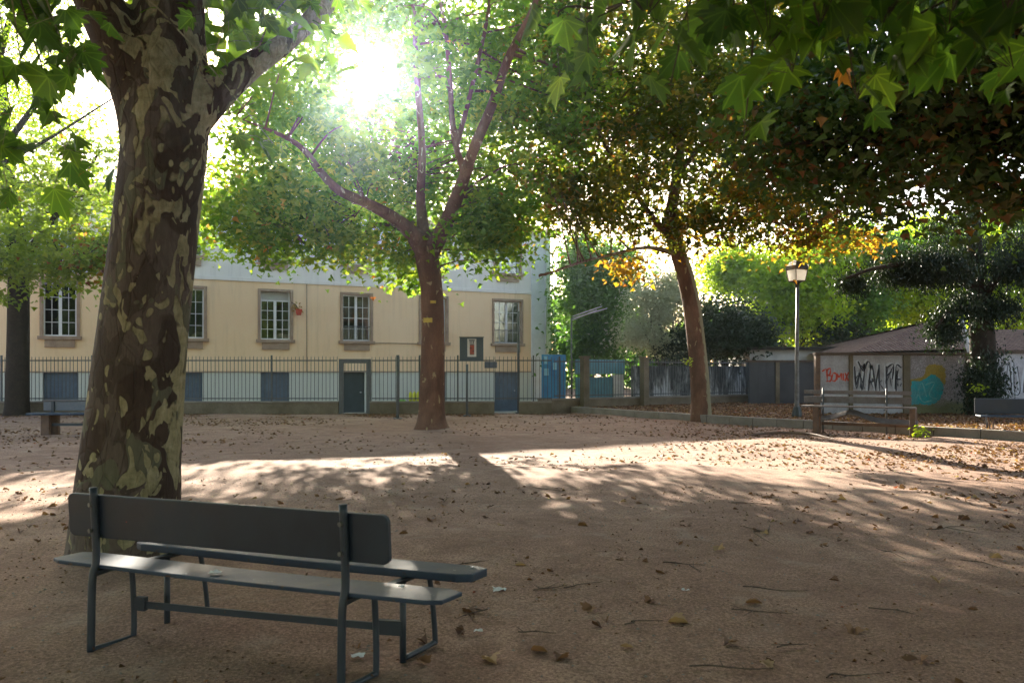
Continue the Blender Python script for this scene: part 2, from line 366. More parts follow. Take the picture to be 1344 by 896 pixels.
def lit_zones():
    """ground patches the sun reaches through gaps of the crowns: (x, y, rx, ry, angle)"""
    z = []
    def patch(px, py, wx, wy, keep=.04, ang=0.):
        c = G(px, py); a = G(px, py-wy); b = G(px, py+wy); rx = wx/F*c[1]
        z.append((c[0], c[1], rx, abs(a[1]-b[1])/2, keep, ang))
    for a in ((300, 594, 65, 4), (425, 597, 95, 6), (520, 601, 50, 4), (380, 612, 40, 4), (470, 610, 45, 5), (340, 622, 22, 3),
              (480, 632, 26, 4, .2), (250, 606, 26, 5), (430, 643, 22, 4, .3),
              (60, 606, 45, 4), (20, 640, 40, 9), (60, 660, 28, 7), (45, 622, 30, 3), (15, 677, 28, 8), (90, 635, 20, 3),
              (730, 592, 70, 6), (900, 588, 230, 17), (1080, 592, 220, 19), (1260, 590, 190, 16), (760, 606, 60, 4), (735, 621, 35, 3, .2), (850, 600, 90, 9),
              (1200, 575, 200, 10), (1000, 570, 150, 10), (1150, 643, 45, 4, .25), (1290, 605, 90, 5),
              (560, 605, 18, 2, .2), (700, 770, 32, 9, .45), (845, 636, 25, 3, .3), (1080, 625, 35, 3, .4), (930, 645, 30, 3, .5)):
        patch(*a)
    return np.array([(q[0], q[1], q[2], q[3], q[4]) for q in z])
ZN = lit_zones()
sd = np.array(SUN_DIR)
def keep_mask(pts, rng):
    t = pts[:, 2]/sd[2]; gx = pts[:, 0]-sd[0]*t; gy = pts[:, 1]-sd[1]*t
    keep = np.ones(len(pts), bool)
    wob = 1+.45*np.sin(gx*3.1+gy*1.3)+.35*np.sin(gx*7.3-gy*2.9)+.3*np.sin(gy*5.1+gx*1.1)
    for x, y, rx, ry, kp in ZN:
        ins = ((gx-x)/rx)**2+((gy-y)/ry)**2 < wob
        keep &= ~(ins & (rng.random(len(pts)) > kp))
    for c, rad in ((np.array([7.8, 21.9, 4.0]), .55), (np.array([7.6, 17.5, .8]), .9), (np.array([-2.0, 4.05, .43]), .16), (np.array([5.3, 22.3, 2.2]), .5)):
        w_ = pts-c; tt = w_@sd; dist = np.linalg.norm(w_-tt[:, None]*sd, axis=1); keep &= ~((dist < rad) & (tt > .5))
    v = pts-np.array([0, 0, EYE]); v /= np.linalg.norm(v, axis=1)[:, None]
    a = np.degrees(np.arccos(np.clip(v@sd, -1, 1)))
    keep &= ~((a < 1.4) & (rng.random(len(pts)) < .97))
    return keep

def clumps(ells, rng, per=36, spread=.42, flat=.6, masked_gap=True):
    """ells: (centre, radii, number of clumps, tint bias). returns centres, leaf points, tints"""
    cs = []; tb = []
    for c, r, n, t in ells:
        u = rng.normal(size=(n, 3)); u /= np.linalg.norm(u, axis=1)[:, None]; u *= (rng.random(n)**.42)[:, None]
        cs.append(np.array(c)+u*np.array(r)); tb.append(np.full(n, t))
    cs = np.concatenate(cs); tb = np.concatenate(tb)
    # drop clumps by a coarse wave pattern so gaps of several sizes open
    g = np.sin(cs[:, 0]*1.7+1)*np.sin(cs[:, 1]*1.5+2)*np.sin(cs[:, 2]*1.9+.5)+.35*np.sin(cs[:, 0]*4.3)*np.sin(cs[:, 2]*3.9)
    k = g > (-.30 if masked_gap else -.6); cs = cs[k]; tb = tb[k]
    m = np.repeat(np.arange(len(cs)), rng.poisson(per, len(cs)))
    sp = spread*rng.uniform(.55, 1.35, len(cs))[m]
    off = rng.normal(size=(len(m), 3))*np.array([1, 1, flat]); off[:, 2] -= .25*(off[:, 0]**2+off[:, 1]**2)*.5
    pts = cs[m]+off*sp[:, None]
    ct = tb+rng.normal(0, .13, len(cs)); ti = np.clip(ct[m]+rng.normal(0, .07, len(m))+(rng.random(len(m)) < .012)*.5, 0, 1)
    return cs, pts, ti

def resample(pts, rad, n):
    pts = np.array(pts, float); rad = np.array(rad, float)
    m = len(pts)
    if m == 2:
        t = np.linspace(0, 1, n)[:, None]; return pts[0]*(1-t)+pts[1]*t, rad[0]*(1-t[:, 0])+rad[1]*t[:, 0]
    ext = np.vstack([2*pts[0]-pts[1], pts, 2*pts[-1]-pts[-2]]); out = []; ro = []
    for s in np.linspace(0, m-1-1e-9, n):
        i = int(s); t = s-i; p0, p1, p2, p3 = ext[i:i+4]
        out.append(.5*((2*p1)+(-p0+p2)*t+(2*p0-5*p1+4*p2-p3)*t*t+(-p0+3*p1-3*p2+p3)*t**3)); ro.append(rad[i]*(1-t)+rad[min(i+1, m-1)]*t)
    return np.array(out), np.array(ro)

def pix_limb(L, dd=0):  # (px, py, depth, width px) -> points, radii
    return [P(a, b, D+dd) for a, b, D, q in L], [q/F*D/2 for a, b, D, q in L]

def tree(name, label, cat, base, limbs, ells, mats, n_twig=60, leaf=.15, per=36, spread=.42, remesh=0., template=T_FAR,
         seed=1, group=None, wob=.05, seg=14, droop=.5, crown_name='crown', masked=True, twig_r=.012, upright=.6, flat=.6, extra=None):
    rng = np.random.default_rng(seed)
    root = thing(name, label, cat, base, group=group)
    mb = MB(); sk = []
    for i, (pts, rad) in enumerate(limbs):
        p, r = resample(pts, rad, max(8, int(len(pts)*7)))
        mb.tube(p, r, seg if r.max() > .05 else 7, wob=wob, seed=seed*10+i)
        sk += [(q, a) for q, a in zip(p, r)]
    mb.build('trunk', mats[0], root, smooth=True, remesh=remesh, sm=4)
    cs, pts, ti = clumps(ells, rng, per, spread, flat, masked)
    if extra is not None: pts = np.vstack([pts, extra[0]]); ti = np.concatenate([ti, extra[1]])
    skp = np.array([q for q, a in sk]); skr = np.array([a for q, a in sk])
    tw = MB()
    sel = rng.permutation(len(cs))[:n_twig]
    for c in cs[sel]:
        d = np.linalg.norm(skp-c, axis=1)+np.maximum(0, skp[:, 2]-c[2])*.8; j = int(np.argmin(d)); q = skp[j]
        L = np.linalg.norm(c-q)
        if L < .3 or L > 7: continue
        mid = q*.5+c*.5+rng.normal(0, .07*L, 3)+np.array([0, 0, .08*L]); r0 = min(skr[j]*.5, twig_r*(1+L))
        p, r = resample([q, mid, c], [r0, r0*.55, twig_r*.35], 8); tw.tube(p, r, 5)
        for k in range(3):
            a = p[rng.integers(3, 8)]; e = a+rng.normal(0, .35, 3)*min(1, L*.5); tw.tube([a, (a+e)/2+rng.normal(0, .03, 3), e], [r0*.3, r0*.2, twig_r*.2], 4)
    if tw.n: tw.build('branches', mats[0], root, smooth=True)
    if masked: k = keep_mask(pts, rng); pts = pts[k]; ti = ti[k]
    leaf_mesh(crown_name, mats[1], pts, leaf*rng.uniform(.6, 1.3, len(pts)), ti, root, template, droop, upright, rng)
    return root

GREEN = [(0, (.04, .085, .012)), (.35, (.085, .155, .018)), (.6, (.17, .22, .022)), (.78, (.26, .22, .03)), (.9, (.34, .15, .03)), (1, (.20, .06, .02))]
LM = {}
LM['plane'] = leaf_mat('plane_leaves_green', GREEN, .66, 2.5)
LM['autumn'] = leaf_mat('plane_leaves_turning', [(0, (.03, .055, .012)), (.35, (.075, .10, .016)), (.55, (.19, .16, .02)), (.75, (.32, .15, .025)), (1, (.17, .055, .018))], .55, 2.0)
LM['dark'] = leaf_mat('plane_leaves_dark', [(0, (.025, .055, .014)), (.55, (.055, .095, .018)), (.66, (.13, .07, .02)), (1, (.14, .04, .018))], .45, 1.8)
LM['near'] = leaf_mat('big_plane_leaves', [(0, (.035, .08, .018)), (.6, (.085, .17, .028)), (.9, (.14, .23, .035)), (.97, (.30, .10, .03)), (1, (.24, .07, .03))], .62, 2.0, .4, True)
LM['lime'] = leaf_mat('lime_green_leaves', [(0, (.10, .17, .015)), (1, (.27, .34, .03))], .65, 2.2)
LM['left'] = leaf_mat('yellow_green_leaves', [(0, (.05, .09, .012)), (.5, (.16, .22, .025)), (.8, (.25, .27, .03)), (.86, (.28, .12, .03)), (1, (.16, .05, .025))], .6, 2.1)
LM['hedge'] = leaf_mat('mid_green_leaves', [(0, (.035, .09, .022)), (1, (.11, .21, .04))], .5, 1.9)
LM['darkhedge'] = leaf_mat('dark_evergreen_leaves', [(0, (.015, .03, .012)), (1, (.035, .06, .02))], .25, 1.2)
LM['olive'] = leaf_mat('silver_olive_leaves', [(0, (.28, .30, .24)), (1, (.52, .53, .46))], .45, 1.3)
LM['cedar'] = leaf_mat('dark_cedar_needles', [(0, (.012, .025, .012)), (1, (.03, .05, .018))], .2, 1.0)
LM['litter'] = leaf_mat('dry_fallen_leaves', [(0, (.09, .045, .028)), (.4, (.19, .10, .055)), (.7, (.30, .16, .08)), (.88, (.40, .30, .18)), (1, (.34, .08, .03))], .2, 1.2, .7)

# ------------------------------------------------------------------ ground
KERB = [(1.2, 28.6), (2.07, 27.2), (4.9, 22.6), (7.2, 19.6), (9.7, 16.5), (13.5, 12.0), (22, 3)]
def ground():
    xs = np.concatenate([[-900, -300, -120, -60, -35], np.arange(-22, 20.01, .16), [35, 60, 120, 300, 900]])
    ys = np.concatenate([[-300, -80, -30, -12, -6], np.arange(-2, 30.01, .16), [33, 40, 60, 120, 300, 1200]])
    X, Y = np.meshgrid(xs, ys); r = np.random.default_rng(3)
    Z = np.zeros_like(X)
    for _ in range(26):
        k = r.uniform(.4, 6); a = r.uniform(0, 6.28); Z += .012/k*np.sin(k*(X*math.cos(a)+Y*math.sin(a))+r.uniform(0, 6.28))
    Z = np.clip(Z, -.03, .03)
    fade = (X > -21) & (X < 19) & (Y > -2) & (Y < 25.8); Z = np.where(fade, Z, 0)
    Z = np.where((Y > 26.5) & (X < 1.95), -.55, Z)
    ny, nx = X.shape; v = np.stack([X.ravel(), Y.ravel(), Z.ravel()], 1)
    f = [(j*nx+i, j*nx+i+1, (j+1)*nx+i+1, (j+1)*nx+i) for j in range(ny-1) for i in range(nx-1)]
    m = MB(); m.v = [tuple(p) for p in v]; m.f = f
    tag(m.build('ground', M['ground'], smooth=True), kind='structure')
ground()
def litter_ground():
    n = N('leafy_strip_soil'); a = n.noise(1.5, 5); g = n.noise(30, 4, .7)
    col = n.ramp(a, [(.3, (.16, .10, .075)), (.7, (.28, .19, .14))]); col = n.mix(.5, col, n.ramp(g, [(.3, .15), (.7, .85)]), 'OVERLAY')
    n.base(col, .95, 0, .1); n.bump(g, .8, .03); return n.m
m = MB(); pl = [(x, y, .155) for x, y in KERB]; m.poly([(p[0]+.1, p[1]+.1, .155) for p in pl]+[(60, 3, .155), (60, 60, .155), (1.95, 60, .155), (1.95, 28.6, .155)])
tag(m.build('planting_strip', litter_ground()), kind='structure')

# kerb in stone lengths
kr = MB()
pk, _ = resample([(x, y, 0) for x, y in KERB[1:]], [0]*6, 26)
for a, b in zip(pk[:-1], pk[1:]):
    d = (b-a)/np.linalg.norm(b-a); kr.bar(a+d*.006+np.array([0, 0, .07]), b-d*.006+np.array([0, 0, .07]), .2, .27)
tag(kr.build('kerb', M['kerb'], bevel=.012), kind='structure')

# ------------------------------------------------------------------ apartment building
def fD(px): return 1/(.029412-.00001178*(px-400))
P0 = np.array([(-40-672)/F*fD(-40), fD(-40), 0]); P1 = np.array([(722-672)/F*fD(722), fD(722), 0])
UL = np.linalg.norm(P1-P0); UU = (P1-P0)/UL; NN = np.array([UU[1], -UU[0], 0]); ZZ = np.array([0, 0, 1.])
def fu(px): p = np.array([(px-672)/F*fD(px), fD(px), 0]); return float(np.dot(p-P0, UU))
def fz(px, py): return EYE+(HY-py)/F*fD(px)
bld = thing('apartment_building', 'cream rendered apartment building with white sash windows behind the picket fence', 'building', P0)
def ob(m, u0, u1, n0, n1, z0, z1): return m.obox(P0, UU, NN, ZZ, u0, u1, n0, n1, z0, z1)
Z0, ZB, ZS, ZE = -.6, 1.4, 5.16, 8.05
UE = fu(697)
wins = [(54, 103), (150, 196), (222, 270), (340, 383), (448, 488), (551, 587), (647, 685)]
wz0, wz1 = 2.72, 4.72
def wall_with(openings, u0, u1, z0, z1, oz0, oz1, m):
    e = [u0]
    for a, b in openings: e += [a, b]
    e.append(u1)
    for i in range(0, len(e)-1, 2): ob(m, e[i], e[i+1], -.35, 0, z0, z1)
    for a, b in openings:
        if oz0 > z0: ob(m, a, b, -.35, 0, z0, oz0)
        if oz1 < z1: ob(m, a, b, -.35, 0, oz1, z1)
m = MB(); wo_ = [(fu(a)+.06, fu(b)-.06) for a, b in wins]; wall_with(wo_, 0, UE, ZB, ZS, wz0, wz1, m)
m.build('wall', M['cream'], bld)
m = MB(); uz0, uz1 = 6.05, 7.55
uo = [(fu(a)+.12, fu(b)-.12) for a, b in wins]; wall_with(uo, 0, UE, ZS, ZE, uz0, uz1, m); m.build('upper_wall', M['upper'], bld)
bas = [(57, 103), (238, 266), (342, 380), (450, 479), (552, 586), (649, 681)]
m = MB(); bo = [(fu(a), fu(b)) for a, b in bas]
wall_with(bo, 0, UE, Z0, ZB-.004, -.5, ZB-.03, m); m.build('basement_wall', M['basement'], bld)
m = MB(); ob(m, 0, UE, .002, .05, ZS-.06, ZS+.10); m.build('string_course', M['upper'], bld, bevel=.01)
m = MB(); ob(m, 0, UE, .002, .03, ZB-.05, ZB); m.build('plinth_line', M['stone'], bld)
m = MB()
zz = Z0
while zz < ZE-.05:
    ob(m, UE, UL, -.35, .05, zz, min(zz+.40, ZE)-.012); zz += .40
ob(m, UE+.02, UL-.02, -.34, .035, Z0, ZE)
m.build('corner_pilaster', M['quoin'], bld)
m = MB(); ob(m, -.3, UL+.05, -11, -.36, Z0, ZE-.01); m.build('dark_room_core', M['unlit_rooms'], bld)  # near-black block, its colour stands in for the darkness of unlit rooms
m = MB(); ob(m, UL-.002, UL+.02, -11, -.36, Z0, ZE); m.build('side_wall', M['cream'], bld)
m = MB(); ob(m, -.7, UL+.45, -11.4, .5, ZE, ZE+.12); m.build('eave', M['salmon'], bld)
def roofmat(name, c1, c2, c3):
    n = N(name); w_ = n.n('ShaderNodeTexWave', wave_type='BANDS', bands_direction='X'); w_.inputs['Scale'].default_value = 2.2; w_.inputs['Distortion'].default_value = .6; n.l(n.co(), w_.inputs['Vector'])
    col = n.ramp(n.noise(5, 6, .75), [(.3, c1), (.5, c2), (.7, c3)]); col = n.mix(.7, col, n.ramp(w_.outputs['Fac'], [(.1, .2), (.7, .7)]), 'OVERLAY'); n.base(col, .85, 0, .2); n.bump(w_.outputs['Fac'], .9, .06); return n.m
M['roof'] = roofmat('clay_roof_tiles', (.24, .10, .06), (.36, .17, .10), (.42, .24, .16))
M['roofgrey'] = roofmat('weathered_grey_roof_tiles', (.05, .027, .018), (.12, .066, .044), (.20, .135, .10))
m = MB(); zr = ZE+.12
a, b, c, d = [P0+UU*u+NN*n_+ZZ*zr for u, n_ in ((-.7, .5), (UL+.45, .5), (UL+.45, -11.4), (-.7, -11.4))]
e, f = P0+UU*5-NN*5.4+ZZ*(zr+1.7), P0+UU*(UL-5)-NN*5.4+ZZ*(zr+1.7)
m.add([a, b, c, d, e, f], [(0, 1, 5, 4), (1, 2, 5), (2, 3, 4, 5), (3, 0, 4), (3, 2, 1, 0)]); m.build('roof', M['roof'], bld)
m = MB(); up = fu(715); m.tube([P0+UU*up+NN*.12+ZZ*(Z0), P0+UU*up+NN*.12+ZZ*ZE], .05, 10)
for q in (1.0, 3.4, 5.8, 7.6): m.tube([P0+UU*up+NN*.12+ZZ*q, P0+UU*up+NN*.12+ZZ*(q+.06)], .068, 10)
m.build('drainpipe', M['pipe'], bld, smooth=True)
m = MB(); ob(m, fu(489), fu(549), .004, .03, 2.62, 2.66); m.build('wall_cable', M['stone'], bld); m = MB(); m.tube([P0+UU*fu(402.5)+NN*.03+ZZ*ZB, P0+UU*fu(402.5)+NN*.03+ZZ*ZS], .018, 6)
m.build('wall_cable', M['stone'], bld)
def glass():
    n = N('window_glass'); n.t.nodes.remove(n.b)
    g = n.n('ShaderNodeBsdfGlossy'); g.inputs['Roughness'].default_value = .03; t = n.n('ShaderNodeBsdfTransparent'); t.inputs[0].default_value = (.8, .85, .85, 1)
    fr = n.n('ShaderNodeFresnel'); fr.inputs[0].default_value = 1.9; mx = n.n('ShaderNodeMixShader'); n.l(fr.outputs[0], mx.inputs[0]); n.l(t.outputs[0], mx.inputs[1]); n.l(g.outputs[0], mx.inputs[2]); n.l(mx.outputs[0], n.out.inputs['Surface']); return n.m
M['glass'] = glass()
M['curtain'] = worn('cream_lace_curtain', (.55, .5, .36), (.4, .36, .24), .9, 14, .7)
M['blind'] = worn('grey_roller_blind', (.42, .43, .41), (.35, .35, .33), .8, 3, .4)
def window(u0, u1, z0, z1, kind):
    fr = MB(); t = .11
    ob(fr, u0-t, u0, -.14, .06, z0-.0, z1+t); ob(fr, u1, u1+t, -.14, .06, z0-.0, z1+t); ob(fr, u0, u1, -.14, .06, z1, z1+t)
    wobj = fr.build('window', M['stone'], bld, bevel=.008)
    s = MB(); ob(s, u0-.18, u1+.18, -.14, .14, z0-.13, z0-.002); ob(s, u0+.05, u1-.05, .003, .08, z0-.42, z0-.132); s.build('sill', M['stone'], wobj, bevel=.01)
    s = MB(); a = .055; ub = (u0+u1)/2; zt = z1-(.34 if kind == 'blind' else 0)
    ob(s, u0+.003, u0+a, -.2, -.145, z0, z1-.003); ob(s, u1-a, u1-.003, -.2, -.145, z0, z1-.003); ob(s, ub-a, ub+a, -.205, -.14, z0+a, zt-a)
    ob(s, u0+a, u1-a, -.2, -.145, z0, z0+a); ob(s, u0+a, u1-a, -.2, -.145, zt-a, zt)
    for l, r in ((u0+a, ub-a), (ub+a, u1-a)):
        mu = (l+r)/2; ob(s, mu-.011, mu+.011, -.19, -.155, z0+a, zt-a)
        for k in range(1, 4): zk = z0+a+(zt-z0-2*a)*k/4; ob(s, l, mu-.011, -.188, -.157, zk-.011, zk+.011); ob(s, mu+.011, r, -.188, -.157, zk-.011, zk+.011)
    s.build('sash', M['white'], wobj)
    s = MB(); ob(s, u0+.02, u1-.02, -.178, -.172, z0+.01, zt-.01); s.build('pane', M['glass'], wobj)
    if kind == 'blind':
        s = MB(); ob(s, u0+.06, u1-.06, -.2, -.15, zt+.002, z1-.004); s.build('roller_blind', M['blind'], wobj)
    if kind == 'rail':
        s = MB(); zc = z0+(z1-z0)*.30
        n_ = 26; pts = []
        for i in range(n_+1): pts.append((u0+.06+(u1-u0-.12)*i/n_, -.26+.025*math.sin(i*1.9)))
        for (a1, n1), (a2, n2) in zip(pts[:-1], pts[1:]):
            s.poly([P0+UU*a1+NN*n1+ZZ*(z0+.05), P0+UU*a2+NN*n2+ZZ*(z0+.05), P0+UU*a2+NN*n2+ZZ*zc, P0+UU*a1+NN*n1+ZZ*zc])
        s.build('curtain', M['curtain'], wobj)
        s = MB(); zc += .05; ob(s, u0+.002, u1-.002, -.06, -.035, zc-.03, zc); ob(s, u0+.002, u1-.002, -.06, -.035, z0+.06, z0+.08)
        k = int((u1-u0)/.1)
        for i in range(1, k): uu = u0+(u1-u0)*i/k; ob(s, uu-.006, uu+.006, -.054, -.042, z0+.08, zc-.03)
        s.build('railing', M['gatemetal'], wobj)
    return wobj
kinds = ['plain', 'plain', 'plain', 'blind', 'rail', 'plain', 'rail']
for (a, b), k in zip(wo_, kinds): window(a, b, wz0, wz1, k)
for (a, b) in uo: window(a, b, uz0, uz1, 'plain')
for i, (a, b) in enumerate(bo):
    s = MB(); ob(s, a+.002, b-.002, -.2, -.12, -.498, ZB-.035)
    if i in (3, 5):
        o = s.build('door', M['darkgreen' if i == 3 else 'bluepanel'], bld)
        h = MB(); ob(h, b-.2, b-.14, -.118, -.06, .45, .5); h.build('handle', M['pipe'], o)
    else:
        o = s.build('shutter', M['bluepanel'], bld)
        g = MB(); k = int((b-a)/.12)
        for j in range(k): ob(g, a+.04+j*(b-a)/k, a+.07+j*(b-a)/k, -.118, -.105, -.06, ZB-.08)
        g.build('slats', M['bluepanel'], o)
s = MB(); ob(s, fu(636), fu(652), .003, .03, 1.55, 1.85); o = s.build('vent_grille', M['gatemetal'], bld)
# thing hanging at the side of the window with the blind
q = P0+UU*(fu(383)+.25)+NN*.22+ZZ*fz(383, 410)
hp = thing('hanging_flowerpot', 'small terracotta flowerpot hanging beside the window with the half drawn blind', 'flowerpot', q)
s = MB(); s.tube([q+[0, 0, -.12], q+[0, 0, .0], q+[0, 0, .1], q+[0, 0, .13]], [.09, .12, .14, .15], 14); s.build('pot', M['redspray'], hp, smooth=True)
s = MB(); s.tube([q+[0, 0, .1], q-UU*.12+[0, 0, .3], q-UU*.28-NN*.15+[0, 0, .42]], .02, 6); s.build('bracket', M['stump'], hp)
rr = np.random.default_rng(5); pp = q+rr.normal(0, .11, (60, 3))+[-.1, 0, .22]; leaf_mesh('plant', LM['autumn'], pp, rr.uniform(.08, .14, 60), rr.uniform(.5, 1, 60), hp)

# ------------------------------------------------------------------ low wall and picket fence (front run)
FY = 26.2
def fx(px): return (px-672)/F*FY
def lowwall(x0, x1, label):
    o = thing('low_wall', label, 'wall', (x0, FY, 0))
    m = MB(); m.box(x0, x1, FY-.12, FY+.12, -.6, .37); m.build('wall', M['concrete'], o, bevel=.01)
    m = MB(); m.box(x0, x1, FY-.15, FY+.15, .372, .42); m.build('coping', M['kerb'], o, bevel=.008)
lowwall(-24, fx(445), 'long stained concrete low wall left of the dark gate opening')
lowwall(fx(486), fx(649), 'short stained concrete low wall between the gate frame and the blue door')
lowwall(fx(681), fx(724), 'short mossy concrete low wall right of the blue door, below the corner pilaster')
def fence_run(p, q, label, posts, zt=1.90, zb=.42, gapless=True, sp=.125):
    p = np.array(p, float); q = np.array(q, float); L = np.linalg.norm(q-p); d = (q-p)/L
    t = thing('picket_fence', label, 'fence', p)
    m = MB(); k = int(L/sp); r = random.Random(int(L*100))
    for i in range(k+1):
        a = p+d*(i*L/k); h = zt+r.uniform(-.015, .015); ln = r.uniform(-.012, .012)
        m.bar(a+[0, 0, zb+.02], a+d*ln+[0, 0, h-.06], .016, .016, (0, 1, 0))
        m.add([a+d*(ln+s*.009)+[0, e, h-.06] for s, e in ((-1, -.008), (1, -.008), (1, .008), (-1, .008))]+[a+d*ln+[0, 0, h]], [(0, 1, 4), (1, 2, 4), (2, 3, 4), (3, 0, 4)])
    m.build('pickets', M['fence'], t)
    m = MB(); m.bar(p+[0, -.02, zt-.15], q+[0, -.02, zt-.15], .03, .04); m.build('rail', M['fence'], t)
    m = MB(); m.bar(p+[0, -.02, zb+.09], q+[0, -.02, zb+.09], .03, .035); m.build('rail', M['fence'], t)
    for s in posts:
        a = p+d*s; m = MB(); m.bar(a+[0, -.045, zb-.4], a+[0, -.045, zt+.02], .05, .05, (0, 1, 0)); m.build('post', M['fence'], t)
fence_run((-24, FY, 0), (fx(443), FY, 0), 'long grey picket fence run on the left, ending at the gate frame', [fx(x)+24 for x in (-120, 3, 122, 240, 357)])
fence_run((fx(488), FY, 0), (fx(648), FY, 0), 'grey picket fence run between the gate frame and the blue door', [fx(x)-fx(488) for x in (551, 601)])
fence_run((fx(650), FY+.01, .0), (fx(724), FY+.01, 0), 'short grey picket fence run crossing the blue door up to the building corner', [fx(700)-fx(650)], )
g = thing('gate_frame', 'dark grey metal gate frame standing in the gap of the low wall', 'gate', (fx(465), FY, 0))
m = MB(); a, b = fx(448), fx(484); m.box(a-.07, a+.07, FY-.08, FY+.06, -.02, 1.80); m.box(b-.07, b+.07, FY-.08, FY+.06, -.02, 1.80); m.box(a+.07, b-.07, FY-.07, FY+.05, 1.66, 1.80); m.build('frame', M['gatemetal'], g, bevel=.006)
m = MB()
for i in range(8): m.box(a+.11+i*.105, a+.126+i*.105, FY-.01, FY+.006, 1.40, 1.66)
m.box(a+.07, b-.07, FY-.015, FY+.01, 1.38, 1.41); m.build('upper_bars', M['fence'], g)
m = MB(); lf = (b-.07, FY+.02)
for i in range(9): m.box(lf[0]-.02, lf[0], lf[1]+.05+i*.09, lf[1]+.065+i*.09, .1, 1.33)
m.box(lf[0]-.03, lf[0]+.005, lf[1]+.02, lf[1]+.85, .05, .1); m.box(lf[0]-.03, lf[0]+.005, lf[1]+.02, lf[1]+.85, 1.3, 1.34); m.build('gate_leaf', M['gatemetal'], g)
# step at the gate openings
for nm, a, b, lb in (('threshold_step', 446, 485, 'concrete step under the dark grey gate frame'), ('threshold_step', 650, 680, 'concrete step below the slate blue door')):
    m = MB(); m.box(fx(a)+.09, fx(b)-.09, FY-.1, FY+.5, -.4, .03); o = m.build(nm, M['kerb'], bevel=.01); tag(o, lb, 'step')

# posts standing in front of the fence
def court_post(px, pyb, top, r, label, cat='post', name='metal_post'):
    b = G(px, pyb); t = thing(name, label, cat, b); m = MB(); m.tube([b-[0, 0, .05], b+[0, 0, top]], r, 10); m.build('pole', M['gatemetal'], t, smooth=True)
    m = MB(); m.tube([b-[0, 0, .02], b+[0, 0, .04]], r*3.0, 12); m.build('base', M['gatemetal'], t); return t, b
court_post(522, 550, 1.87, .045, 'short grey metal post left of the middle tree, before the fence')
court_post(680.5, 542, 4.0-.6, .045, 'tall thin grey pole rising before the slate blue door')
t, b = court_post(613, 546, 1.62, .04, 'grey post carrying a square slate board with a poster', 'notice board', 'notice_board')
W = 31/F*b[1]; zb = EYE+(HY-474)/F*b[1]; zt = zb+W
m = MB(); cx = (619-613)/F*b[1]+b[0]; m.box(cx-W/2, cx+W/2, b[1]-.06, b[1]-.03, zb, zt); m.build('board', M['board'], t, bevel=.004)
m = MB(); m.box(cx-W/2-.02, cx+W/2+.02, b[1]-.065, b[1]-.025, zt+.001, zt+.025); m.build('board_cap', M['gatemetal'], t)
m = MB(); m.box(cx-.13, cx+.15, b[1]-.066, b[1]-.062, zb+.14, zt-.04); o = m.build('poster', M['paper'], t)
m = MB(); m.box(cx-.055, cx+.085, b[1]-.070, b[1]-.067, zb+.22, zb+.50); m.build('red_print', M['red'], o)
m = MB()
for i, (u0, u1, z0, z1) in enumerate(((-.08, .10, .635, .665), (-.055, -.03, .55, .63), (0.0, .025, .55, .63), (.05, .075, .55, .63), (-.055, .085, .505, .535), (-.055, .0, .40, .43), (.03, .085, .30, .33), (-.055, .085, .20, .218))):
    m = MB(); m.box(cx+u0, cx+u1, b[1]-.074, b[1]-.071, zb+z0, zb+z1); m.build('print_block', M['black'], o)
# yellow containers and green tray on the low wall
for i in range(3):
    x = fx(538.5+i*5); t = thing('yellow_canister', ['leftmost', 'middle', 'rightmost'][i]+' of the three bright yellow canisters behind the fence pickets', 'canister', (x, FY+.02, .42), group='yellow canisters on the low wall')
    m = MB(); m.tube([(x, FY+.09, .421), (x, FY+.09, .44), (x, FY+.09, .66), (x, FY+.09, .70), (x, FY+.09, .71)], [.05, .058, .058, .045, .03], 14); m.build('body', M['yellow'], t, smooth=True)
    m = MB(); m.tube([(x, FY+.09, .712), (x, FY+.09, .74)], .025, 10); m.build('cap', M['yellow'], t)
m = MB(); x = fx(528); m.box(x-.14, x+.10, FY+.04, FY+.13, .421, .45); m.box(x-.12, x+.08, FY+.05, FY+.12, .451, .475); tag(m.build('green_tray', M['green'], bevel=.006), 'flat bright green tray lying on the low wall beside yellow canisters', 'tray')

# ------------------------------------------------------------------ second fence run, blue door, teal gate
Q0 = np.array([fx(726)+.0, 27.0, 0]); Q1 = np.array([(982-672)/F*32, 32.0, 0]); QD = (Q1-Q0)/np.linalg.norm(Q1-Q0); QN = np.array([QD[1], -QD[0], 0]); QL = np.linalg.norm(Q1-Q0)
def qs(px):  # distance along the second run under pixel column px
    t = (px-672)/F; return float((Q0[0]-t*Q0[1])/(t*QD[1]-QD[0]))
t = thing('low_wall', 'mossy concrete low wall under the receding fence, from the building corner to the dark shed wall', 'wall', Q0)
m = MB(); m.obox(Q0, QD, QN, ZZ, -.5, QL, -.12, .12, -.3, .43); m.build('wall', M['concrete'], t, bevel=.01)
m = MB(); m.obox(Q0, QD, QN, ZZ, -.5, QL, -.15, .15, .432, .48); m.build('coping', M['kerb'], t, bevel=.008)
fence_run(Q0+QD*.1, Q1, 'receding grey picket fence between the building corner and the dark shed wall', [.2, qs(980)-.1], 1.88, .48)
for px, lb in ((761, 'square concrete post between the bright blue door and the teal gate'), (839, 'square concrete post at the right edge of the teal gate')):
    s = qs(px); m = MB(); m.obox(Q0, QD, QN, ZZ, s-.12, s+.12, .16, .40, 0, 1.85); m.obox(Q0, QD, QN, ZZ, s-.15, s+.15, .13, .43, 1.852, 1.92)
    tag(m.build('concrete_post', M['concrete'], bevel=.012), lb, 'post')
s0, s1 = qs(728), qs(756)
t = thing('blue_door', 'bright blue panel door with pale stickers beside the building corner', 'door', Q0+QD*s0)
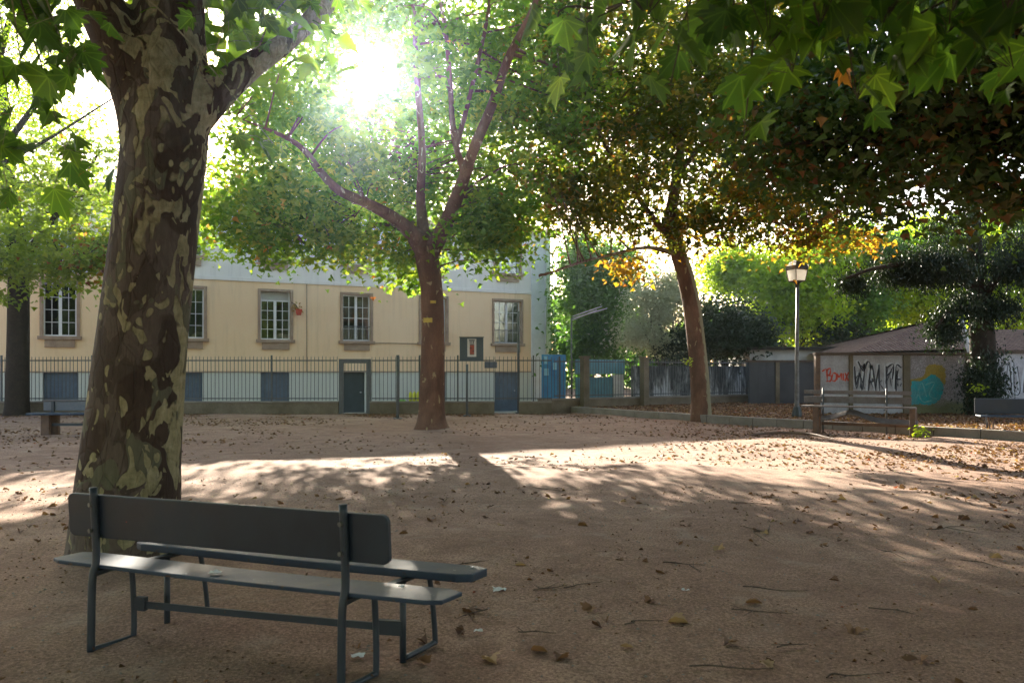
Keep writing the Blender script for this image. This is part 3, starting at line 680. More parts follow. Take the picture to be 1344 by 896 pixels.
m = MB(); m.obox(Q0, QD, QN, ZZ, s0, s1+.1, -.8, -.75, .0, 1.98); m.build('panel', M['blue'], t)
m = MB(); 
for (a, b, z0, z1) in ((.05, .22, 1.65, 1.92), (.07, .26, 1.25, 1.5), (.45, .6, 1.45, 1.7)): m.obox(Q0, QD, QN, ZZ, s0+a, s0+b, -.748, -.742, z0, z1)
m.build('stickers', worn('pale_blue_sticker', (.25, .55, .68), (.15, .4, .6), .6), t)
s0, s1 = qs(770), qs(834)
t = thing('teal_gate', 'faded teal metal gate with a broad lintel behind the picket fence', 'gate', Q0+QD*s0)
m = MB(); m.obox(Q0, QD, QN, ZZ, s0, s1, -.7, -.6, 1.30, 1.82); m.build('lintel', M['teal'], t, bevel=.01)
m = MB(); m.obox(Q0, QD, QN, ZZ, s0+.05, s1-.5, -.72, -.68, .1, 1.18); 
for i in range(14): m.obox(Q0, QD, QN, ZZ, s0+.08+i*.13, s0+.11+i*.13, -.678, -.66, .1, 1.18)
m.build('panel', M['teal'], t)
m = MB(); m.obox(Q0, QD, QN, ZZ, s1-.48, s1, -.75, -.65, .1, 1.28); m.build('jamb', M['palewall'], t)
def stained():
    n = N('stained_white_wall'); st = n.noise(1.2, 6, .7, .4, n.scaled((2.2, 2.2, .6)))
    sep = n.n('ShaderNodeSeparateXYZ'); n.l(n.co(), sep.inputs[0])
    k = n.math('ADD', st, n.math('MULTIPLY', sep.outputs[2], .16))
    n.base(n.ramp(k, [(.52, (.48, .49, .48)), (.62, (.22, .22, .21)), (.72, (.05, .05, .048))]), .9, 0, .2); return n.m
s0, s1 = qs(842), qs(986)
m = MB(); m.obox(Q0, QD, QN, ZZ, s0, s1+.5, -.6, -.45, 0, 1.60); tag(m.build('garden_wall', stained()), 'white wall with black damp stains behind the receding fence', 'wall')
# wire frame on pole beside the teal gate
b = Q0+QD*qs(770)-QN*.9; t = thing('wire_hoop_pole', 'thin grey pole with an empty wire hoop frame above the teal gate', 'pole', b)
D_ = b[1]; m = MB(); zt = EYE+(HY-417)/F*D_; m.tube([b, b+[0, 0, zt]], .03, 8); m.build('pole', M['gatemetal'], t, smooth=True)
m = MB(); 
for dz, sc in ((0, 1), (.12, .85), (-.1, .7)):
    m.tube([b+np.array([.04+.62*sc*(1-math.cos(a)), .25*math.sin(a), zt-.02+dz*.6+.18*(1-math.cos(a))]) for a in np.linspace(0, 2*math.pi, 22)], .010, 5)
m.build('wire_hoop', M['pipe'], t)

# ------------------------------------------------------------------ right hand walls and roofs
def aggregate():
    n = N('pebbledash_panel'); v = n.vor(32); g = n.noise(2, 5, .6)
    col = n.mix(n.ramp(v, [(.15, .0), (.5, 1.)]), (.56, .53, .54), (.27, .24, .24)); col = n.mix(n.ramp(g, [(.4, 0.), (.75, .6)]), col, (.14, .12, .11))
    sep = n.n('ShaderNodeSeparateXYZ'); n.l(n.co(), sep.inputs[0])
    mo = n.math('ADD', sep.outputs[2], n.math('MULTIPLY', n.noise(1.6, 4), .9)); col = n.mix(n.ramp(mo, [(.62, .85), (.9, 0.)]), col, (.15, .16, .06))
    n.base(col, .95, 0, .15); n.bump(v, .6, .02); return n.m
M['aggregate'] = aggregate()
M['greypanel'] = worn('streaked_grey_panel', (.40, .40, .42), (.24, .23, .23), .9, 3, .8, .4, 0, .2, 25)
RY = 23.4
def rx(px): return (px-672)/F*RY
t = thing('graffiti_wall', 'grey precast panel wall with red, black and turquoise graffiti behind the slatted bench', 'wall', (rx(1071), RY, .15))
ztop = 1.90
for i, (a, b, mt) in enumerate(((1076, 1114, 'greypanel'), (1119, 1185, 'greypanel'), (1194, 1268, 'aggregate'))):
    m = MB(); m.box(rx(a), rx(b), RY, RY+.08, .12, ztop-.03); m.build('panel', M[mt], t)
for a, b in ((1070, 1076), (1114, 1119), (1185, 1194), (1268, 1277)):
    m = MB(); m.box(rx(a), rx(b), RY-.06, RY+.12, .1, ztop-.03); m.build('column', M['oldwood' if a in (1268, 1070) else 'concrete'], t, bevel=.01)
m = MB(); m.box(rx(1069), rx(1278), RY-.08, RY+.14, ztop-.028, ztop+.05); m.build('coping', M['stump'], t, bevel=.01)
def stroke(m, pts, w, y=RY-.006, ox=0, oz=0, sx=1, sz=1, nrm_=-.004):
    P_ = [np.array([ox+a*sx, y, oz+b*sz]) for a, b in pts]
    if len(P_) > 2:
        q, _ = resample(P_, [0]*len(P_), len(P_)*4)
    else: q = np.array(P_)
    L = []; R = []
    for i in range(len(q)):
        d = q[min(i+1, len(q)-1)]-q[max(i-1, 0)]; d /= (np.linalg.norm(d)+1e-9); n_ = np.array([-d[2], 0, d[0]]); ww = w*(.8+.35*math.sin(i*.9))/2
        L.append(q[i]+n_*ww); R.append(q[i]-n_*ww)
    k = len(L); m.add(L+R, [(i, i+1, k+i+1, k+i) for i in range(k-1)])
# red tag: bubble letters
m = MB(); letters = [  # B O O I X like loops
    [(0, .9), (.05, .1), (.0, .1)], [(0, .85), (.35, .95), (.3, .55), (.02, .5), (.42, .42), (.35, .08), (.02, .1)],
    [(.55, .55), (.5, .15), (.85, .12), (.88, .6), (.55, .6)], [(1.0, .15), (1.0, .6), (1.2, .35), (1.4, .62), (1.42, .15)],
    [(1.6, .62), (1.62, .12)], [(1.78, .65), (2.1, .1)], [(2.12, .7), (1.78, .08)], [(-.45, .75), (-.1, .9), (.1, .75)]]
for l in letters: stroke(m, l, .045, ox=rx(1085), oz=1.08, sx=.30, sz=.42)
m.build('red_graffiti', M['redspray'], t)
# black and pale wild letters
mw = MB(); mk = MB(); r = random.Random(4)
wild = [[(.0, .9), (.12, .2), (.3, .7), (.42, .15), (.6, .95)], [(.75, .05), (.95, .95), (1.2, .1)], [(.8, .4), (1.1, .45)], [(1.35, .95), (1.4, .1), (1.7, .12)],
        [(1.75, .9), (1.8, .1)], [(1.78, .6), (2.05, .75)], [(1.78, .85), (2.15, .95), (2.1, .5)], [(2.3, .1), (2.3, .9), (2.6, .85)], [(2.3, .5), (2.55, .5)], [(0.2, 1.05), (.5, .75), (.75, 1.05), (1.0, .8)]]
for l in wild:
    stroke(mw, l, .10, y=RY-.006, ox=rx(1120), oz=.72, sx=.53, sz=.95)
    stroke(mk, [(a+.05, b-.03) for a, b in l], .045, y=RY-.012, ox=rx(1120), oz=.72, sx=.53, sz=.95)
for a in range(14):
    x = r.uniform(0, 2.6); stroke(mk, [(x, r.uniform(.1, .9)), (x+r.uniform(-.15, .15), r.uniform(.1, .9)), (x+r.uniform(-.2, .2), r.uniform(.1, 1))], .022, y=RY-.016, ox=rx(1120), oz=.72, sx=.53, sz=.95)
mw.build('pale_graffiti', M['whitespray'], t); mk.build('black_graffiti', M['blackspray'], t)
def blob(name, pts, mat, y):
    m = MB(); q, _ = resample([(a, 0, b) for a, b in pts]+[(pts[0][0], 0, pts[0][1])], [0]*(len(pts)+1), 90); q = q[:-1]
    c = q.mean(0); ph = np.arange(len(q)); q = c+(q-c)*(1+.03*np.sin(ph*2.3)+.025*np.sin(ph*5.1))[:, None]
    m.poly([(p[0], y, p[2]) for p in q]); return m.build(name, mat, t)
def wz(py): return EYE+(HY-py)/F*RY
def spray(name, c, c2):
    n = N(name); v = n.vor(32); col = n.mix(n.ramp(n.noise(3, 5, .6, .8), [(.42, 0.), (.58, 1.)]), c, c2); col = n.mix(n.ramp(v, [(.3, 0.), (.6, .5)]), col, tuple(x*.5 for x in c)); n.base(col, .85); n.bump(v, .5, .02); return n.m
blob('yellow_graffiti', [(rx(a), wz(b)) for a, b in ((1195, 522), (1193, 500), (1200, 497), (1212, 493), (1216, 481), (1225, 478), (1238, 481), (1241, 492), (1239, 505), (1225, 508), (1210, 512))], spray('ochre_spray', (.42, .29, .04), (.30, .25, .06)), RY-.007)
blob('turquoise_graffiti', [(rx(a), wz(b)) for a, b in ((1196, 531), (1196, 502), (1207, 500), (1217, 495), (1223, 491), (1232, 496), (1238, 506), (1237, 515), (1231, 526), (1220, 531), (1208, 530))], spray('turquoise_spray', (.02, .38, .42), (.10, .33, .34)), RY-.012)
m = MB()
for l in ([(.1, .2), (.3, .9), (.5, .3)], [(.45, .8), (.8, .9), (.6, .4), (.9, .2)], [(.15, .5), (.35, .1), (.7, .15)]): stroke(m, l, .04, y=RY-.017, ox=rx(1199), oz=wz(530), sx=.75, sz=.7)
m.build('pale_turquoise_graffiti', spray('pale_turquoise_spray', (.2, .5, .5), (.1, .4, .42)), t)
# wall beyond the ivy tree
t = thing('graffiti_wall', 'pale panel wall scrawled with thin dark letters at the right edge behind the ivy tree', 'wall', (rx(1280), RY, .15))
m = MB(); m.box(rx(1282), rx(1282)+12, RY+.03, RY+.12, .1, 1.92); m.build('panel', M['greypanel'], t)
m = MB(); m.box(rx(1280), rx(1282)+12, RY-.03, RY+.16, 1.922, 2.02); m.build('coping', M['stump'], t)
mk = MB(); mw = MB()
for i in range(9):
    x = .35+i*.27; l = [(x, .2), (x+.12, 1.0), (x+.22, .15)] if i % 2 else [(x, 1.0), (x+.02, .2), (x+.18, .25), (x+.1, .9)]
    stroke(mw, l, .10, y=RY+.024, ox=rx(1290), oz=.55, sx=1, sz=1.1); stroke(mk, [(a+.03, b) for a, b in l], .03, y=RY+.018, ox=rx(1290), oz=.55, sx=1, sz=1.1)
mw.build('pale_graffiti', M['whitespray'], t); mk.build('black_graffiti', M['blackspray'], t)
# dark shed wall (farther)
GY = 30.5
def gx(px): return (px-672)/F*GY
M['shedwall'] = facade_mat('black_streaked_wall', (.06, .06, .065), (.12, .12, .125))
t = thing('shed', 'dark weathered boundary shed wall between the receding fence and the graffiti wall', 'shed', (gx(984), GY, .15))
m = MB(); m.box(gx(984), gx(1082), GY, GY+.2, .1, 1.74); m.build('wall', M['shedwall'], t)
m = MB(); m.box(gx(984)-.1, gx(1082), GY-.06, GY+.26, 1.742, 1.82); m.build('coping', M['stump'], t)
for px in (1018,):
    m = MB(); m.box(gx(px), gx(px)+.14, GY-.05, GY-.002, .1, 1.735); m.build('column', M['concrete'], t)
t = thing('garage', 'low white flat roofed garage behind the dark shed wall', 'garage', (gx(984), 33, .15))
k33 = 33/F
m = MB(); m.box((984-672)*k33, (1112-672)*k33, 33, 38, .1, EYE+(HY-459)*k33); m.build('wall', M['palewall'], t)
m = MB(); m.box((980-672)*k33, (1116-672)*k33, 32.7, 38.3, EYE+(HY-459)*k33+.002, EYE+(HY-455)*k33); m.build('roof', M['barkdark'], t, bevel=.02)
# tiled house on the right
HYY = 29.; kh = HYY/F
t = thing('tiled_house', 'low ochre house with a weathered tiled hip roof behind the graffiti wall', 'house', ((1120-672)*kh, HYY, .15))
x0, x1 = (1125-672)*kh, (1255-672)*kh; ze = EYE+(HY-462)*kh
m = MB(); m.box(x0+.1, x1+11, HYY, HYY+7, .1, ze-.02); m.build('wall', M['yellowwall'], t)
m = MB(); A = [(x0-.3, HYY-.35, ze), (x1+.6, HYY-.35, ze+.12), (x1+.6, HYY+7.3, ze+.12), (x0-.3, HYY+7.3, ze)]
ap = (x0+4.2, HYY+3.2, ze+1.25)
ap2 = (x1+.3, HYY+3.2, ze+1.25)
m.add(A+[ap, ap2], [(0, 1, 5, 4), (1, 2, 5), (2, 3, 4, 5), (3, 0, 4), (3, 2, 1, 0)]); m.build('roof', M['roofgrey'], t)
x2 = x1+.62; m = MB(); A = [(x2, HYY-.3, ze+.05), (x1+12, HYY-.3, ze+.05), (x1+12, HYY+7.3, ze+.05), (x2, HYY+7.3, ze+.05)]
m.add(A+[(x2, HYY+3.4, ze+1.0), (x1+12, HYY+3.4, ze+1.0)], [(0, 1, 5, 4), (1, 2, 5), (2, 3, 4, 5), (3, 0, 4), (3, 2, 1, 0)]); m.build('lower_roof', M['roofgrey'], t)
m = MB(); m.tube([(x1+.35, HYY-.4, ze-.3), (x1-.1, HYY-.5, ze+1.1)], .09, 10); m.build('flue_pipe', M['pipe'], t)

# ------------------------------------------------------------------ street lamp
LB = G(1046, 547, .155); H = 207/F*LB[1]
t = thing('street_lamp', 'slim chipped street lamp with a white glass lantern behind the slatted bench', 'street lamp', LB)
sc = LB[1]/F
m = MB(); z = lambda py: LB[2]+(547-py)*sc
m.tube([LB, (LB[0], LB[1], z(535)), (LB[0], LB[1], z(531)), (LB[0], LB[1], z(470)), (LB[0]+.02, LB[1], z(374))], [.085, .085, .062, .052, .038], 14, wob=0); m.build('pole', M['polemetal'], t, smooth=True)
m = MB(); m.tube([LB+[0, 0, 0], LB+[0, 0, .05], LB+[0, 0, .25], LB+[0, 0, .28]], [.14, .14, .10, .085], 14); m.build('base', M['lampmetal'], t)
m = MB(); m.tube([(LB[0], LB[1], z(377)), (LB[0], LB[1], z(373)), (LB[0], LB[1], z(371)), (LB[0], LB[1], z(369.5))], [.05, .06, .10, .17], 12); m.build('collar', M['lampmetal'], t)
th = math.radians(20); cs, sn = math.cos(th), math.sin(th)
def sq(r, zz): return [(LB[0]+cs*a*r-sn*b*r, LB[1]+sn*a*r+cs*b*r, zz) for a, b in ((-1, -1), (1, -1), (1, 1), (-1, 1))]
def lampglass():
    n = N('white_lantern_glass'); n.base((.9, .88, .84), .35, 0, .4); tr = n.n('ShaderNodeBsdfTranslucent'); tr.inputs[0].default_value = (.95, .92, .86, 1)
    mx = n.n('ShaderNodeMixShader'); mx.inputs[0].default_value = .6; n.l(n.b.outputs[0], mx.inputs[1]); n.l(tr.outputs[0], mx.inputs[2]); n.l(mx.outputs[0], n.out.inputs['Surface']); return n.m
m = MB(); lo, hi = sq(.150, z(369)), sq(.195, z(354)); m.add(lo+hi, [(0, 1, 5, 4), (1, 2, 6, 5), (2, 3, 7, 6), (3, 0, 4, 7)]); m.build('lantern_glass', lampglass(), t)
m = MB()
for a, b in zip(lo, hi): m.tube([a, b], .012, 6)
for ring in (lo, hi):
    for i in range(4): m.tube([ring[i], ring[(i+1) % 4]], .013, 6)
m.build('lantern_frame', M['oldwood'], t)
m = MB(); r0, r1, r2, r3 = sq(.215, z(353.5)), sq(.20, z(349)), sq(.13, z(344)), sq(.05, z(341)); m.add(r0+r1+r2+r3, [(3, 2, 1, 0), (12, 13, 14, 15)]+[(k*4+i, k*4+(i+1) % 4, k*4+4+(i+1) % 4, k*4+4+i) for k in range(3) for i in range(4)]); m.tube([(LB[0], LB[1], z(341.5)), (LB[0], LB[1], z(338.5))], [.03, .015], 8); m.build('lantern_cap', M['lampmetal'], t)

# ------------------------------------------------------------------ benches
# foreground bench: u along its length, d across it
O = np.array([-.744, 3.52, 0]); BU = np.array([.937, -.35, 0]); BU /= np.linalg.norm(BU); BN0 = np.array([-BU[1], BU[0], 0]); BN = BN0*.985+BU*.17
def bp(u, n, z): return O+BU*u+BN*n+ZZ*z
bench = thing('park_bench', 'blue grey park bench seen from behind at the foot of the mottled tree', 'bench', O)
def plank(m, u0, u1, n0, n1, z0, z1, sag=0, warp=0, k=24, corner=0):
    """rounded board along the bench, a little warped"""
    vs = []; fs = []
    for i in range(k+1):
        s = i/k; u = u0+(u1-u0)*s; dz = -sag*4*s*(1-s)+warp*math.sin(s*9)
        c = 0
        e = min(s, 1-s)*(u1-u0)
        if corner and e < corner: c = corner-math.sqrt(max(0, corner**2-(corner-e)**2))
        a, b = n0+c*(n1-n0)/.3*0+c, n1-c
        if a > b: a = b = (a+b)/2
        for n_, z_ in ((a, z0), (b, z0), (b, z1), (a, z1)): vs.append(bp(u, n_, z_+dz))
    for i in range(k):
        for j in range(4): fs.append((i*4+j, i*4+(j+1) % 4, i*4+4+(j+1) % 4, i*4+4+j))
    fs += [(3, 2, 1, 0), (k*4, k*4+1, k*4+2, k*4+3)]; m.add(vs, fs)
# backrest: board standing in the u-z plane, with rounded corners
m = MB(); ub0, ub1, zb0, zb1 = -1.665, .205, .555, .775; R_ = .035; out = []
for cx, cz, a0 in ((ub1-R_, zb1-R_, 0), (ub0+R_, zb1-R_, 90), (ub0+R_, zb0+R_, 180), (ub1-R_, zb0+R_, 270)):
    for a in range(0, 91, 15): out.append((cx+R_*math.cos(math.radians(a0+a)), cz+R_*math.sin(math.radians(a0+a))))
m.prism([bp(u, .035+(z-.55)*-.06, z) for u, z in out], BN0*.032); m.build('backrest', M['darkboard'], bench, bevel=.007, seg=3)
def seatmat():
    n = N('worn_blue_grey_seat_paint'); a = n.noise(3, 6, .65, .4); sc_ = n.noise(14, 5, .7, .2, n.scaled((1, 1, 1))); chip = n.noise(22, 4, .75, .5)
    col = n.ramp(a, [(.3, (.022, .038, .066)), (.6, (.04, .064, .10)), (.8, (.085, .115, .15))]); col = n.mix(n.ramp(chip, [(.62, 0.), (.66, 1.)]), col, (.075, .05, .035)); col = n.mix(n.ramp(sc_, [(.66, 0.), (.7, .7)]), col, (.33, .35, .36))
    n.base(col, n.ramp(a, [(.3, .35), (.7, .6)]), 0, .3); n.bump(chip, .25, .004); return n.m
M['seat'] = seatmat()
m = MB(); plank(m, -1.80, .45, .02, .235, .405, .425, .006, .0012, 30, .03); m.build('rear_seat_plank', M['seat'], bench, bevel=.005)
m = MB(); plank(m, -1.73, .34, .44, .635, .395, .435, .004, .001, 30, .03); m.build('front_seat_plank', M['seat'], bench, bevel=.006)
for s, uo_ in ((0, 0), (1, -1.458)):
    dn = .0 if s == 0 else .02
    m = MB(); p_, r_ = resample([bp(uo_, -.012, -.02), bp(uo_, -.008, .25), bp(uo_, -.002, .37), bp(uo_, .016, .45), bp(uo_, .012, .6), bp(uo_, .0, .815)], [.019]*6, 26); m.tube(p_, r_, 12); m.build('post', M['steel'], bench, smooth=True)
    m = MB(); p_, r_ = resample([bp(uo_, .0, .378), bp(uo_, .10, .388), bp(uo_, .19, .375), bp(uo_, .215, .33), bp(uo_, .225, .03), bp(uo_, .19, .0), bp(uo_, .0, .0)], [.015]*7, 46); m.tube(p_, r_, 10); m.build('leg', M['steel'], bench, smooth=True)
    m = MB(); p_, r_ = resample([bp(uo_, .235, .38), bp(uo_, .43, .385), bp(uo_, .60, .385), bp(uo_, .645, .34), bp(uo_, .69, .04), bp(uo_, .66, .008), bp(uo_, .43, .004)], [.014]*7, 46); m.tube(p_, r_, 10); m.build('leg', M['steel'], bench, smooth=True)
    m = MB(); m.tube([bp(uo_, .425, -.02), bp(uo_, .425, .378)], .016, 10); m.build('leg', M['steel'], bench, smooth=True)
    m = MB(); m.obox(bp(uo_, 0, 0), BU, BN, ZZ, -.02, .02, .0, .62, .387, .394); m.build('seat_bracket', M['steel'], bench)
m = MB(); m.bar(bp(-1.41, .225, .175), bp(-.03, .41, .155), .012, .035); m.bar(bp(-1.44, .222, .18), bp(-1.38, .23, .18), .03, .07); m.bar(bp(-.12, .40, .155), bp(.0, .42, .155), .03, .07); m.build('stretcher', M['steel'], bench)
for uo_ in (0, -1.458):
    for z_ in (.60, .73):
        m = MB(); m.tube([bp(uo_, -.024, z_), bp(uo_, -.012, z_)], .011, 8); m.build('bolt', M['polemetal'], bench)
m = MB(); m.obox(bp(-.80, .030, .70), BU, BN0, ZZ, 0, .007, -.001, .001, -.03, .03); m.build('red_scratch', M['redspray'], bench)
m = MB(); m.obox(bp(-1.28, .030, .66), BU, BN0, ZZ, 0, .009, -.001, .001, -.012, .012); m.build('red_scratch', M['redspray'], bench)
# paper and leaves on the seat
def scrap(name, label, pos, size, seed, mat=None, cat='paper scrap', group=None):
    r = np.random.default_rng(seed); k = 9; vs = []; n_ = 5
    for j in range(n_):
        for i in range(n_): vs.append(np.array(pos)+[size*(i/(n_-1)-.5)*1.0+r.normal(0, size*.05), size*(j/(n_-1)-.5)*.7+r.normal(0, size*.05), abs(r.normal(0, size*.14))+.003])
    m = MB(); m.add(vs, [(j*n_+i, j*n_+i+1, (j+1)*n_+i+1, (j+1)*n_+i) for j in range(n_-1) for i in range(n_-1)])
    return tag(m.build(name, mat or M['paper'], smooth=False), label, cat, group)
scrap('paper_scrap', 'crumpled white scrap on the rear plank of the blue grey bench', bp(-.78, .08, .425), .06, 1)
scrap('paper_scrap', 'small pale scrap near the right end of the bench seat', bp(.17, .17, .425), .035, 2)

# weathered slatted bench on the right
A_, B_ = G(1069, 569), G(1199, 574); SU = (B_-A_)/np.linalg.norm(B_-A_); SL = np.linalg.norm(B_-A_); SN = np.array([-SU[1], SU[0], 0])
def sp_(u, n, z): return A_+SU*u+SN*n+ZZ*z
def sob(m, u0, u1, n0, n1, z0, z1): return m.obox(A_, SU, SN, ZZ, u0, u1, n0, n1, z0, z1)
ppm = F/17.4; s2 = thing('slatted_bench', 'weathered brown timber bench with a warped loose plank before the kerb', 'bench', A_)
def zq(py, D=17.4): return EYE+(HY-py)/F*D
for u in (0.02, SL-.02):
    m = MB(); sob(m, u-.055, u+.055, -.03, .08, 0, .60); m.build('leg', M['oldwood'], s2, bevel=.008)
    m = MB(); sob(m, u-.05, u+.05, .36, .46, 0, .60); m.build('leg', M['oldwood'], s2, bevel=.008)
    m = MB(); sob(m, u-.04, u+.04, .08, .36, .51, .598); m.build('seat_bearer', M['oldwood'], s2)
m = MB(); sob(m, -.28, SL+.05, -.06, .12, .602, .635); m.build('seat_plank', M['greywood'], s2, bevel=.006)
m = MB(); sob(m, -.26, SL+.04, .15, .31, .602, .635); m.build('seat_plank', M['oldwood'], s2, bevel=.006)
m = MB(); sob(m, -.32, SL-.08, .50, .53, .88, .965); m.build('back_plank', M['greywood'], s2, bevel=.006)
m = MB(); sob(m, -.32, SL-.08, .49, .52, .68, .83); m.build('back_plank', M['greywood'], s2, bevel=.006)
for u in (.10, SL-.57):
    m = MB(); m.tube([sp_(u, .47, 0), sp_(u, .47, 1.02)], .022, 8); m.build('post', M['fence'], s2, smooth=True)
    m = MB(); m.tube([sp_(u, .46, .56), sp_(u, .04, .56)], .016, 8); m.build('post_bracket', M['fence'], s2)
m = MB(); sob(m, .08, SL-.08, .42, .45, .18, .25); m.build('stretcher', M['oldwood'], s2)
# warped board hanging beneath the seat
m = MB(); k = 28; vs = []
for i in range(k+1):
    s = i/k; u = .12+(SL-.05)*s*1.0; zc = .30+.16*math.exp(-((s-.33)/.17)**2)-.06*s; w_ = .12
    for n_, dz in ((.05, 0), (.23, .09), (.22, .11), (.04, .02)): vs.append(sp_(u, n_, zc+dz-.03*0))
m.add(vs, [(i*4+j, i*4+(j+1) % 4, i*4+4+(j+1) % 4, i*4+4+j) for i in range(k) for j in range(4)]+[(3, 2, 1, 0), (k*4, k*4+1, k*4+2, k*4+3)])
m.build('warped_plank', M['greywood'], s2)
# dark bench cut by the right edge
A3 = G(1305, 575); d3 = np.array([.97, -.22, 0]); d3 /= np.linalg.norm(d3); n3 = np.array([-d3[1], d3[0], 0])
s3 = thing('park_bench', 'dark blue bench with thin rusty legs cut off by the right edge', 'bench', A3)
def o3(m, a, b, c, d, e, f): return m.obox(A3, d3, n3, ZZ, a, b, c, d, e, f)
m = MB(); o3(m, -.26, 1.65, .36, .40, .49, .82); m.build('backrest', M['darkboard'], s3, bevel=.02, seg=3)
m = MB(); o3(m, -.27, 1.66, -.04, .16, .44, .475); m.build('seat_plank', M['seat'], s3, bevel=.008)
m = MB(); o3(m, -.25, 1.64, .19, .36, .44, .475); m.build('seat_plank', M['seat'], s3, bevel=.008)
for u in (0, 1.4):
    m = MB(); m.tube([A3+d3*(u-.03), A3+d3*(u+.0)+n3*.06+ZZ*.43], .016, 8); m.build('leg', M['oldwood'], s3)
    m = MB(); m.tube([A3+d3*(u+.06)+n3*.36, A3+d3*(u-.02)+n3*.30+ZZ*.43], .016, 8); m.build('leg', M['oldwood'], s3)
    m = MB(); m.tube([A3+d3*u+n3*.42-ZZ*.01, A3+d3*u+n3*.42+ZZ*.80], .02, 8); m.build('post', M['steel'], s3, smooth=True)
# bench half hidden behind the mottled trunk
A4 = G(60, 571); d4 = np.array([1, .02, 0]); n4 = np.array([-.02, 1, 0])
s4 = thing('park_bench', 'blue bench at the far left, half hidden behind the mottled trunk', 'bench', A4)
def o4(m, a, b, c, d, e, f): return m.obox(A4, d4, n4, ZZ, a, b, c, d, e, f)
m = MB(); o4(m, -.22, 1.75, .30, .34, .52, .73); m.build('backrest', M['bluewood'], s4, bevel=.012)
m = MB(); o4(m, -.24, 1.76, .28, .36, .732, .765); m.build('top_rail', M['greywood'], s4, bevel=.008)
m = MB(); o4(m, -.37, 1.85, -.12, .26, .44, .49); m.build('seat', M['seat'], s4, bevel=.015)
for u in (0., 1.35):
    for n_ in (0., .2):
        m = MB(); o4(m, u-.09+n_*.5, u+.09+n_*.5, n_-.04, n_+.04, 0, .437); m.build('leg', M['oldwood'], s4, bevel=.006)
    m = MB(); o4(m, u-.03, u+.03, .262, .297, .2, .73); m.build('post', M['steel'], s4)
m = MB(); o4(m, .1, 1.25, .06, .10, .2, .26); m.build('stretcher', M['steel'], s4)
#TREES
# ------------------------------------------------------------------ trees
# 1. mottled plane tree in front
limbs = [pix_limb([(158, 745, 6.15, 142), (161, 722, 6.15, 134), (169, 640, 6.15, 126), (173, 590, 6.15, 120), (186, 450, 6.15, 111), (204, 300, 6.15, 108), (217, 190, 6.15, 108), (221, 110, 6.15, 104), (222, 40, 6.2, 86), (222, -80, 6.3, 84), (235, -260, 6.5, 74), (240, -480, 6.8, 54), (215, -760, 7, 26)]),
         pix_limb([(207, 200, 6.15, 88), (186, 130, 6.1, 72), (148, 40, 6.0, 64), (105, -50, 5.9, 58), (40, -180, 5.7, 58), (-60, -330, 5.5, 40), (-200, -500, 5.2, 20)]),
         pix_limb([(240, 165, 6.15, 60), (285, 122, 6.2, 44), (330, 86, 6.3, 33), (385, 48, 6.5, 24), (450, -20, 6.8, 26), (540, -140, 7.2, 20), (680, -300, 7.8, 10)]),
         pix_limb([(222, -80, 6.3, 60), (300, -300, 5.6, 44), (420, -600, 4.6, 28), (560, -1100, 3.8, 12)]),
         pix_limb([(40, -180, 5.7, 34), (-20, -250, 4.8, 24), (-60, -240, 3.9, 16), (-40, -150, 3.4, 8)])]
E1 = [((-3.5, 6, 8.2), (6.0, 4.6, 2.2), 520, .25), ((-6.5, 4, 5.8), (2.6, 2.2, 1.3), 60, .2), ((1.5, 8, 8.5), (4, 3.5, 1.6), 150, .25), ((0, 1.5, 7.5), (8, 5, 1.6), 1000, .25), ((0, -8, 5.5), (14, 3, 4), 1300, .25), ((13, -3, 5), (3, 6, 4), 400, .25), ((-13, -2, 5), (3, 7, 4), 400, .25), ((-9, 1, 6), (3, 6, 3), 220, .25), ((2.5, 4.5, 6.6), (4, 3, 1.0), 260, .25),  # wide overhead, side and rear leaf masses added out of view to block skylight
      ((-2.1, 6.8, 4.9), (1.2, .9, .45), 12, .3)]
tree('plane_tree', 'thick mottled plane tree trunk behind the blue grey bench', 'tree', G(160, 725), limbs, E1, (M['bark'], LM['plane']), 50, .23, 30, .45, .028, seed=2, seg=40, wob=.022)
# 2. middle tree
limbs = [pix_limb([(567, 568, 19.6, 58), (567, 556, 19.6, 42), (567, 535, 19.6, 34), (568, 450, 19.6, 30), (566, 380, 19.6, 29), (560, 335, 19.6, 32), (556, 308, 19.6, 28)]),
         pix_limb([(562, 338, 19.6, 26), (540, 306, 19.2, 21), (515, 285, 18.6, 17), (480, 266, 18.0, 15), (445, 250, 17.6, 13), (420, 225, 17.3, 11), (400, 198, 17, 9), (370, 178, 16.8, 7), (300, 150, 16.6, 3)]),
         pix_limb([(564, 332, 19.6, 26), (582, 300, 19.2, 20), (600, 258, 18.4, 18), (612, 225, 17.8, 15), (622, 195, 17.4, 15), (645, 140, 17, 14), (668, 75, 16.7, 12), (700, 10, 16.5, 9), (735, -90, 16.4, 5)]),
         pix_limb([(557, 315, 19.6, 18), (552, 260, 19.1, 13), (554, 200, 18.6, 11), (548, 110, 18.2, 9), (540, -10, 21.2, 6), (520, -130, 21.6, 4)]),
         pix_limb([(611, 232, 17.9, 10), (596, 180, 17.6, 9), (590, 100, 17.4, 8), (583, 30, 17.2, 7), (560, -80, 18.8, 4)]),
         pix_limb([(600, 190, 17.6, 8), (618, 120, 17.4, 7), (640, 20, 17.2, 6), (650, -90, 17, 3)]),
         pix_limb([(553, 230, 20.3, 5), (535, 180, 20.2, 4), (510, 150, 20, 2)]), pix_limb([(480, 266, 19, 4), (450, 300, 18.7, 3), (400, 320, 18.5, 2)])]
